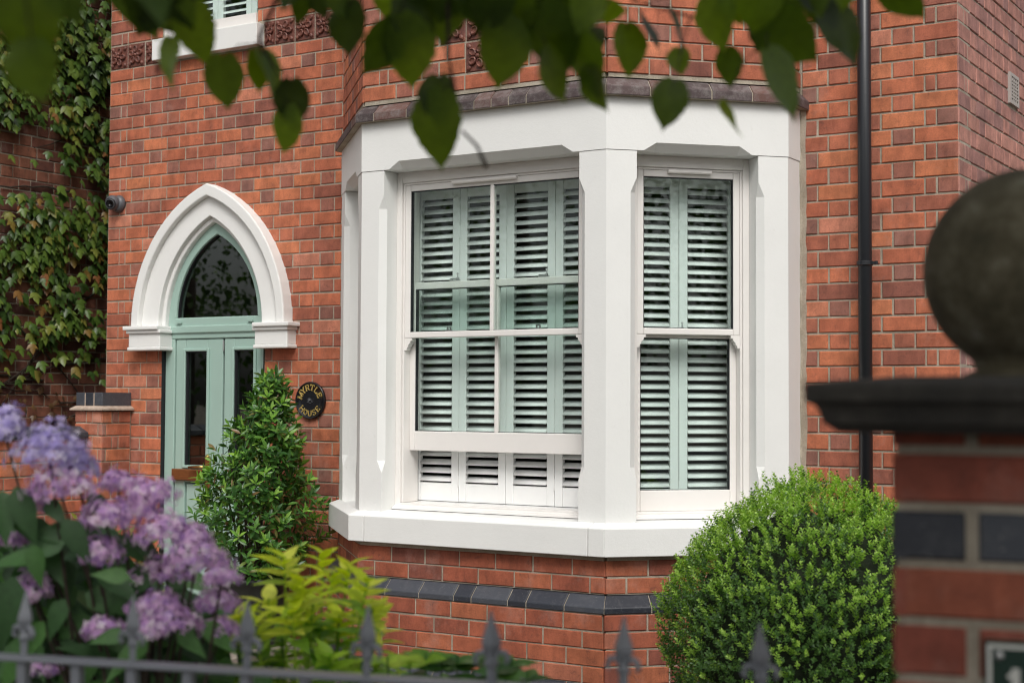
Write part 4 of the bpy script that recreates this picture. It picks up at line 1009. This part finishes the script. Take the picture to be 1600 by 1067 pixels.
finm = q.mesh('spear_finial', M_RAIL)
SP = (1.1739*6/5.03)/6/2*0+.1170
k = 0; s = 0.0
for k in range(-21, 2):
    s = k*SP
    if s > send-.01: continue
    o = bpy.data.objects.new('bar', barm); o.location = TRL(s, 0, 0); o.rotation_euler = (0, 0, TRL.rot); put(o, rl)
    if k % 2 == 0:
        o = bpy.data.objects.new('spear_finial', finm); o.location = TRL(s, 0, ZR-.003); o.rotation_euler = (random.uniform(-.03, .03), random.uniform(-.03, .03), TRL.rot+random.uniform(-.5, .5)); put(o, rl)

# ---- hydrangea behind the railing
hc = at(120, 1000, 3.45)
hy = empty('hydrangea_bush', (hc[0], hc[1], 0), 'big hydrangea bush with lilac and purple flower heads behind the railing', 'shrub')
HEADS = [  # px, py, depth, radius px (x, y), material blue?
 (8, 672, 3.5, 34, 40, 1), (78, 712, 3.4, 66, 48, 1), (95, 765, 3.4, 60, 40, 0), (185, 758, 3.55, 34, 22, 0), (235, 775, 3.5, 42, 26, 0), (165, 812, 3.4, 42, 30, 0), (215, 800, 3.5, 38, 26, 0),
 (255, 838, 3.45, 55, 38, 0), (305, 880, 3.4, 62, 34, 0), (345, 905, 3.35, 30, 18, 0), (155, 868, 3.4, 34, 34, 0), (262, 895, 3.5, 45, 30, 0), (215, 905, 3.5, 30, 14, 0), (245, 950, 3.4, 46, 24, 0),
 (270, 975, 3.35, 50, 26, 0), (160, 985, 3.4, 36, 20, 0), (335, 945, 3.5, 36, 22, 0), (50, 925, 3.45, 28, 36, 0), (20, 845, 3.5, 20, 12, 0), (65, 848, 3.5, 16, 10, 0), (345, 985, 3.45, 34, 18, 0), (120, 732, 3.42, 34, 30, 1), (235, 985, 3.3, 26, 18, 0), (70, 1045, 3.5, 26, 18, 0), (45, 792, 3.46, 34, 26, 0), (130, 835, 3.46, 24, 16, 0), (300, 845, 3.46, 36, 26, 0)]
FLO = ([(0, 0, .0), (.5, .25, .12), (1, 0, .02), (.5, -.25, .12), (-.25, .5, .12), (0, 1, .02), (.25, .5, .12), (-.5, -.25, .12), (-1, 0, .02), (-.5, .25, .12), (.25, -.5, .12), (0, -1, .02), (-.25, -.5, .12)],
       [(0, 3, 2, 1), (0, 6, 5, 4), (0, 9, 8, 7), (0, 12, 11, 10)])
HS = [hc*np.array([1, 1, 0])+np.array([0, 0, .05])]
for hi, (hx, hyy, dd, rx, ry, bl) in enumerate(HEADS):
    c = at(hx, hyy, dd); k1, k2 = rx/F_PX*dd, ry/F_PX*dd; AA = []; k3 = max(k1, k2)*.9
    nfl = int(160+k1*k2*38000)
    for i in range(nfl):
        d = rvec(); d[2] = abs(d[2])*1.0-.35*RNG.random(); lump = 1+.12*math.sin(5*d[0]+hi)+.12*math.sin(6*d[1]+2*hi)
        loc = d[0]*RT*k1+d[2]*np.array([0, 0, 1])*k2*1.2+d[1]*FW*k3
        p = c+loc*lump*RNG.uniform(.72, 1.04); nrm = loc/np.linalg.norm(loc)+rvec(.45); s_ = RNG.uniform(.007, .014)
        AA.append(fr34(p, np.cross(nrm, rvec()), nrm, s_))
    scatter('flower_head', FLO[0], FLO[1], AA, M_HYB if bl else M_HYF, hy, None, False)
    q = G(); b0 = np.array([hc[0]+RNG.uniform(-.15, .15), hc[1]+RNG.uniform(-.05, .25), .05]); mid = (b0+c)/2+np.array([RNG.uniform(-.05, .05), RNG.uniform(0, .1), .12]); q.tube([tuple(b0), tuple(mid), tuple(c-np.array([0, 0, .01]))], [.007, .005, .003], 5); q.obj('stem', M_BARK, hy)
HLG = leaf_geo(.50, 6, .18, .25, 'ovate'); AL = []
def hyd_ok(px, py): return 640+px*.52 < py
for k in range(6000):
    if len(AL) >= 270: break
    px, py = RNG.uniform(-120, 420), RNG.uniform(640, 1120)
    if px < -5 and py < 700: continue
    if py < 715+max(0, px)*.62+RNG.uniform(0, 60): continue
    if px > 330 and py < 985: continue
    dd = RNG.uniform(3.4, 3.95); p = at(px, py, dd)
    if p[2] < .12: continue
    d = RT*RNG.normal(.2, .8)+np.array([0, 0, -.55+RNG.normal(0, .3)])-FW*RNG.uniform(0, .5); nr = -FW*.65+np.array([0, 0, .75])+rvec(.4); AL.append(fr34(p, d, nr, RNG.uniform(.085, .15)))
for px, py, dd, a, s_ in ((20, 920, 3.3, 100, .17), (55, 870, 3.3, 80, .10), (110, 830, 3.35, 60, .12), (185, 922, 3.25, 190, .085), (95, 955, 3.3, 110, .10), (140, 845, 3.4, 50, .10), (225, 860, 3.5, 45, .09), (180, 1010, 3.3, 170, .085), (290, 1005, 3.35, 40, .09), (30, 780, 3.4, 70, .14), (150, 790, 3.5, 55, .1), (60, 990, 3.35, 120, .12), (320, 845, 3.55, 60, .08)):
    p = at(px-30*math.cos(R(a))*.6, py-20, dd); AL.append(fr34(p, RT*math.cos(R(a))-UP*math.sin(R(a))*.9-FW*.15, -FW*.8+UP*.6+rvec(.15), s_))
leaf_objs('leaf', HLG, AL, M_HYL, hy)
AD = []
for k in range(420):
    px, py = RNG.uniform(-140, 330), RNG.uniform(740, 1120)
    if py < 760+max(0, px)*.55: continue
    p = at(px, py, RNG.uniform(3.65, 4.15))
    if p[2] > .1: AD.append(fr34(p, RT*RNG.normal(0, .8)+np.array([0, 0, -.6]), -FW*.6+np.array([0, 0, .7])+rvec(.5), RNG.uniform(.09, .15)))
scatter('foliage', HLG[0], HLG[1], AD, M_HYL, hy, 'stuff')

# ---- golden shrub in front of the bay
gc = at(480, 1060, 3.75); gs = empty('golden_shrub', (gc[0], gc[1], 0), 'lime yellow leafy shrub behind the railing left of the bay', 'shrub')
GLG = leaf_geo(.52, 6, .22, .24, 'ovate'); AY = []; AG = []
SHOOT = [(445, 868, 1), (505, 862, 1), (545, 880, 1), (470, 905, 1), (520, 900, 1), (420, 935, 1), (560, 925, 1), (490, 935, 1), (455, 950, 1), (530, 960, 1), (395, 962, 1), (582, 950, 1), (500, 975, 0), (440, 990, 0), (545, 1000, 0), (475, 1010, 0), (405, 1010, 0), (590, 985, 1), (515, 1020, 0), (430, 1035, 0), (370, 960, 1), (575, 905, 1), (460, 1040, 0), (550, 1045, 0), (500, 1055, 0), (380, 1050, 0), (590, 1030, 0)]
for hx, hyy, yel in SHOOT:
    dd = RNG.uniform(3.55, 3.95); tip = at(hx, hyy, dd); b0 = np.array([gc[0]+RNG.uniform(-.06, .06), gc[1]+RNG.uniform(-.06, .06), .03]); mid = (b0+tip)/2+rvec(.03); q = G(); q.tube([tuple(b0), tuple(mid), tuple(tip)], [.006, .0045, .0025], 5); q.obj('stem', M_GOLG, gs)
    ax_ = (tip-mid); ax_ /= np.linalg.norm(ax_); e1 = np.cross(ax_, FW); e1 /= np.linalg.norm(e1); e2 = np.cross(ax_, e1); t0 = RNG.uniform(0, 6)
    for i in range(11):
        t = t0+i*2.1; d = ax_*(.25+.065*i)+(e1*math.cos(t)+e2*math.sin(t))*.9+np.array([0, 0, -.15]); (AY if yel and i > 1 else AG).append(fr34(tip-ax_*.055*(1-i/11)*1.4, d, ax_+np.array([0, 0, .3])-FW*.2, RNG.uniform(.075, .108)*(.75+.3*(1-i/11))))
leaf_objs('leaf', GLG, AY, M_GOL, gs); leaf_objs('leaf', GLG, AG, M_GOLG, gs, 'green_leaf')

# ---- low leafy plant by the foot of the bay
lc = at(700, 1100, 3.6); lp = empty('low_leafy_plant', (lc[0], lc[1], 0), 'low plant with broad green leaves just above the railing below the bay', 'plant')
ALo = []; AL2 = []
for hx, hyy, yel in ((605, 1035, 1), (640, 1040, 1), (665, 1030, 1), (690, 1045, 0), (715, 1035, 0), (740, 1040, 0), (775, 1050, 0), (800, 1040, 0), (825, 1060, 0), (765, 1030, 0), (650, 1062, 0), (700, 1070, 0), (745, 1068, 0), (620, 1060, 1), (795, 1070, 0)):
    dd = RNG.uniform(3.45, 3.7); tip = at(hx, hyy-12, dd); b0 = np.array([lc[0]+(tip[0]-lc[0])*.6, lc[1]+(tip[1]-lc[1])*.6, .03]); q = G(); q.tube([tuple(b0), tuple((b0+tip)/2+rvec(.02)), tuple(tip)], [.005, .004, .002], 5); q.obj('stem', M_LOW, lp)
    t0 = RNG.uniform(0, 6)
    for i in range(5):
        t = t0+i*1.5; d = RT*math.cos(t)+FW*math.sin(t)*.6+np.array([0, 0, .25]); (AL2 if yel else ALo).append(fr34(tip-np.array([0, 0, .02]), d, np.array([0, 0, 1])-FW*.6+rvec(.3), RNG.uniform(.055, .085)))
LLG = leaf_geo(.6, 6, .2, .2, 'ovate'); leaf_objs('leaf', LLG, ALo, M_LOW, lp); leaf_objs('leaf', LLG, AL2, M_GOLG, lp, 'pale_leaf')

# ---- branch of the street tree hanging into the top of the view
def tree_leaf(seed):
    rr = random.Random(seed); n = 16; v = []; f = []; W = rr.uniform(.70, .88); bend = rr.uniform(-.10, .10); cu = rr.uniform(.05, .32); fo = rr.uniform(.0, .45); tw = rr.uniform(-.5, .5)
    P = [.30, .62, .80, .91, .97, 1.0, 1.0, .98, .94, .88, .80, .70, .58, .44, .26, .10, .015]
    for i in range(n+1):
        t = i/n; row = []
        for sd_, xs in ((-1, 1), (-1, .5), (0, 0), (1, .5), (1, 1)):
            wv = P[i]*W*.5*xs*(1+(rr.uniform(-.045, .045)+(.035 if i % 2 else -.02) if xs == 1 else 0))*(1+.08*sd_*bend*10)
            x = sd_*wv; lobe = -.07*abs(sd_)*xs*max(0, 1-t*6); z = -cu*t*t+fo*abs(x)*.8-.25*abs(x)**2+tw*x*(t-.4)+.012*math.sin(9*t+3*sd_+seed)
            row.append((x+bend*math.sin(math.pi*t)*.6, t+lobe, z))
        v += row
    for i in range(n):
        for j in range(4): a = i*5+j; f.append((a, a+1, a+6, a+5))
    return v, f
tr = empty('street_tree', (3.9, -9.2, 0), 'broad-leaved street tree whose leafy branch hangs across the top', 'tree')
HANG = [  # px centre, py centre, length px, direction deg (90 = tip down), depth, turn about its length, tilt
 (52, 40, 150, 95, 1.75, 10, 0), (60, 115, 100, 80, 1.75, 30, .2), (18, 25, 80, 120, 1.8, 0, 0), (100, 5, 90, 60, 1.75, 20, 0),
 (232, 20, 92, 120, 2.5, 15, .3), (262, 100, 82, 97, 2.55, 52, 0), (215, 5, 70, 80, 2.5, 0, 0), (308, 56, 104, 88, 2.5, 14, .2), (292, 8, 84, 75, 2.5, 25, 0), (352, 130, 84, 86, 2.55, 5, 0), (404, 112, 66, 80, 2.6, 45, 0),
 (424, 112, 80, 62, 2.6, 68, 0), (462, 162, 74, 80, 2.6, 30, 0), (441, 203, 78, 105, 2.6, 25, .1), (500, 8, 45, 70, 2.6, 20, 0), (545, 45, 86, 92, 2.6, 30, 0), (532, 5, 60, 60, 2.6, 10, 0),
 (632, 85, 118, 82, 2.5, 8, .2), (600, 80, 100, 118, 2.5, 40, .2), (655, 25, 90, 50, 2.5, 20, .2), (640, 0, 70, 100, 2.5, 20, 0), (684, 205, 122, 96, 2.5, 22, .1), (690, 160, 80, 85, 2.52, 35, .2), (735, 12, 60, 70, 2.5, 20, 0),
 (782, 85, 112, 95, 2.5, 5, .2), (800, 30, 120, 80, 2.5, 20, .3), (760, 20, 80, 120, 2.5, 10, .2), (858, 70, 130, 75, 2.5, 25, .3), (835, 5, 90, 80, 2.5, 10, .2), (865, 118, 92, 72, 2.5, 62, 0), (895, 30, 80, 60, 2.5, 20, 0), (912, 108, 120, 70, 2.5, 58, 0), (930, 140, 76, 82, 2.5, 55, 0),
 (958, 17, 48, 10, 2.65, 35, 0), (985, 78, 84, 82, 2.65, 28, 0), (925, 70, 60, 110, 2.6, 10, 0), (1064, 97, 44, 85, 2.7, 5, 0), (1045, 165, 80, 103, 2.6, 2, 0), (1016, 40, 84, 55, 2.65, 70, 0), (1122, 32, 96, 96, 2.6, 42, 0), (1150, 10, 60, 80, 2.6, 20, 0), (1135, 106, 62, 88, 2.65, 30, 0),
 (1063, 40, 60, 60, 2.65, 66, 0), (1237, 58, 116, 42, 2.55, 38, 0), (1226, 132, 118, 62, 2.5, 42, .1), (1185, 60, 44, 60, 2.6, 20, 0), (1320, 52, 104, 52, 2.65, 28, 0), (1292, 15, 76, 65, 2.65, 20, 0), (1408, 12, 88, 40, 2.7, 60, 0), (1180, 8, 60, 85, 2.6, 20, 0), (1270, 0, 50, 70, 2.6, 30, 0), (470, 15, 50, 100, 2.6, 40, 0), (1140, 190, 66, 68, 2.6, 86, 0)]
for k in range(36):                                   # the thick of the bough along the top edge
    HANG.append((RNG.choice((RNG.uniform(190, 300), RNG.uniform(520, 940), RNG.uniform(600, 900), RNG.uniform(1080, 1330))), RNG.uniform(-45, 22), RNG.uniform(70, 120), RNG.uniform(55, 125), RNG.uniform(2.45, 2.75), RNG.uniform(0, 50), RNG.uniform(-.1, .35)))
AH = []; stems = []
for px, py, L, dg, dd, tw, tl in HANG:
    a = R(dg); d = RT*math.cos(a)-UP*math.sin(a)+FW*(tl+RNG.normal(0, .1)); d /= np.linalg.norm(d); side = np.cross(d, FW); side /= np.linalg.norm(side)
    n0 = -FW*math.cos(R(tw))+side*math.sin(R(tw))*RNG.choice((-1, 1)); s_ = L/F_PX*dd; c = at(px, py, dd); AH.append(fr34(c-d*s_*.5, d, n0, s_)); stems.append((c-d*s_*.5, d))
for k in range(7): leaf_objs('leaf', tree_leaf(k+1), AH[k::7], M_LIN, tr)
# twigs: every stalk runs back to one of the shoots above the frame
SH = [[at(1420, -60, 2.7), at(1250, 4, 2.66), at(1160, 20, 2.64), at(1080, 27, 2.66), at(1005, 6, 2.66), at(930, -40, 2.62)],
      [at(960, -120, 2.6), at(860, -45, 2.52), at(760, -35, 2.5), at(650, -30, 2.5), at(560, -40, 2.55)], [at(560, -60, 2.6), at(450, -40, 2.6), at(330, -30, 2.55), at(220, -40, 2.5)], [at(260, -120, 2.2), at(120, -60, 1.8), at(40, -40, 1.75)], [at(450, -40, 2.6), at(405, 60, 2.6), at(428, 105, 2.6)], [at(700, -40, 2.5), at(700, 90, 2.5), at(712, 150, 2.5)], [at(1230, 8, 2.65), at(1205, 50, 2.58)]]
q = G()
for sh in SH: q.tube([tuple(p) for p in sh], [.0042-.0006*min(i, 4) for i in range(len(sh))], 6)
q.obj('twig', M_BARK, tr)
allp = []
for sh in SH:
    for i in range(len(sh)-1):
        for t in np.linspace(0, 1, 6): allp.append(sh[i]*(1-t)+sh[i+1]*t)
q = G()
for b0, d in stems:
    tgt = min(allp, key=lambda p: np.linalg.norm(p-b0)+(0 if p[2] >= b0[2]-.01 else .2)); q.tube([tuple(b0+d*.01), tuple((b0*.6+tgt*.4)-d*.01), tuple(tgt)], [.0011, .0011, .0016], 5)
q.tube([tuple(at(722, 205, 2.5)), tuple(at(745, 228, 2.5)), tuple(at(760, 262, 2.5))], [.0025, .003, .004], 5)
q.obj('leaf_stalks', M_BARK, tr)['kind'] = 'stuff'
# limbs, trunk and the crown over the pavement
limb = G(); T0 = np.array([3.9, -9.2, 0])
limb.tube([tuple(T0), tuple(T0+[0, 0, 1.5]), tuple(T0+[-.05, .05, 3.0]), tuple(T0+[-.1, .2, 4.6]), tuple(T0+[0, .1, 6.5])], [.24, .2, .17, .13, .06], 12); limb.obj('trunk', M_BARK, tr, True)
hub = T0+np.array([-.1, .2, 3.6])
def bez(a, b, up): return [tuple(a*(1-t)**2+((a+b)/2+np.array([0, 0, up]))*2*t*(1-t)+b*t*t) for t in np.linspace(0, 1, 8)]
for tgt in (SH[0][0], SH[1][0], SH[2][0], SH[3][0]):
    q = G(); q.tube(bez(hub, tgt, .9), list(np.linspace(.05, .005, 8)), 7); q.obj('branch', M_BARK, tr, True)
for k in range(8):
    a = 2*math.pi*k/8; e = hub+np.array([1.8*math.cos(a), 1.8*math.sin(a), RNG.uniform(1, 2.6)]); q = G(); q.tube(bez(hub+[0, 0, .4], e, .3), list(np.linspace(.06, .012, 8)), 6); q.obj('branch', M_BARK, tr, True)
TL = leaf_geo(.8, 3, .1, .2, 'ovate'); AT = []
for k in range(5200):
    d = rvec(); c = T0+np.array([-.2, .3, 5.4]); rr = 2.6*RNG.uniform(.35, 1)**.6*(1+.2*math.sin(4*d[0]+3*d[2])*math.cos(3*d[1])); p = c+d*rr*np.array([1, 1, .85]); x, y, z = proj(p)
    if z > 0 and -150 < x < 1750 and y > -120: continue
    AT.append(fr34(p, d+rvec(.8)+np.array([0, 0, -.5]), np.array([0, 0, 1])+rvec(.6), RNG.uniform(.09, .15)))
for k in range(7000):                       # unseen bough above the view, added to shade the pier and hanging leaves
    p = np.array([RNG.uniform(-.3, 3.6), RNG.uniform(-7.6, -4.4), RNG.uniform(2.6, 5.0)]); x, y, z = proj(p)
    if ((p[0]-1.95)/1.65)**2+((p[1]+5.9)/1.6)**2+((p[2]-3.8)/1.2)**2 > 1: continue
    if z > .2 and -250 < x < 1850 and y > -170: continue
    AT.append(fr34(p, rvec()+np.array([0, 0, -.5]), np.array([0, 0, 1])+rvec(.6), RNG.uniform(.09, .15)))
bq = at(60, -420, 1.9)  # unseen leaf cluster, added to shade the big leaf at top left
for k in range(420):
    p = bq+rvec(.55*RNG.random()**.4)*np.array([1.2, 1.2, .6]); x, y, z = proj(p)
    if z > .2 and -250 < x < 1850 and y > -110: continue
    AT.append(fr34(p, rvec()+np.array([0, 0, -.5]), np.array([0, 0, 1])+rvec(.5), RNG.uniform(.09, .15)))
q = G(); q.tube(bez(hub, bq, .6), list(np.linspace(.05, .01, 8)), 7); q.obj('branch', M_BARK, tr, True)
q = G(); q.tube(bez(hub, np.array([1.6, -5.6, 3.9]), .6), list(np.linspace(.07, .012, 8)), 7); q.obj('branch', M_BARK, tr, True)
scatter('crown', TL[0], TL[1], AT, M_TREE, tr, 'stuff')
# trees on the far side of the street, seen mirrored in the glass
def far_tree(x, y, h, r, label):
    t = empty('far_tree', (x, y, 0), label, 'tree', None); q = G(); q.tube([(x, y, 0), (x+.1, y, h*.4), (x, y+.1, h*.8)], [.3, .22, .08], 10); q.obj('trunk', M_BARK, t, True); A_ = []
    for k in range(9000):
        d = rvec(); rr = r*RNG.uniform(.4, 1)**.5*(1+.22*math.sin(3*d[0]+5*d[2]+x)*math.cos(4*d[1])); A_.append(fr34(np.array([x, y, h*.62])+d*rr*np.array([1, 1, .9]), d+rvec(.8), np.array([0, 0, 1])+rvec(.6), RNG.uniform(.10, .19)))
    scatter('crown', TL[0], TL[1], A_, M_TREE, t, 'stuff')
far_tree(-12.5, -17.5, 10, 4.6, 'broad green tree across the street mirrored in the middle window')
far_tree(-17.5, -12.5, 9, 4.8, 'tall tree farther left across the street mirrored in the door glass')
far_tree(15, -9.5, 8, 3.4, 'round tree up the street mirrored in the right window')
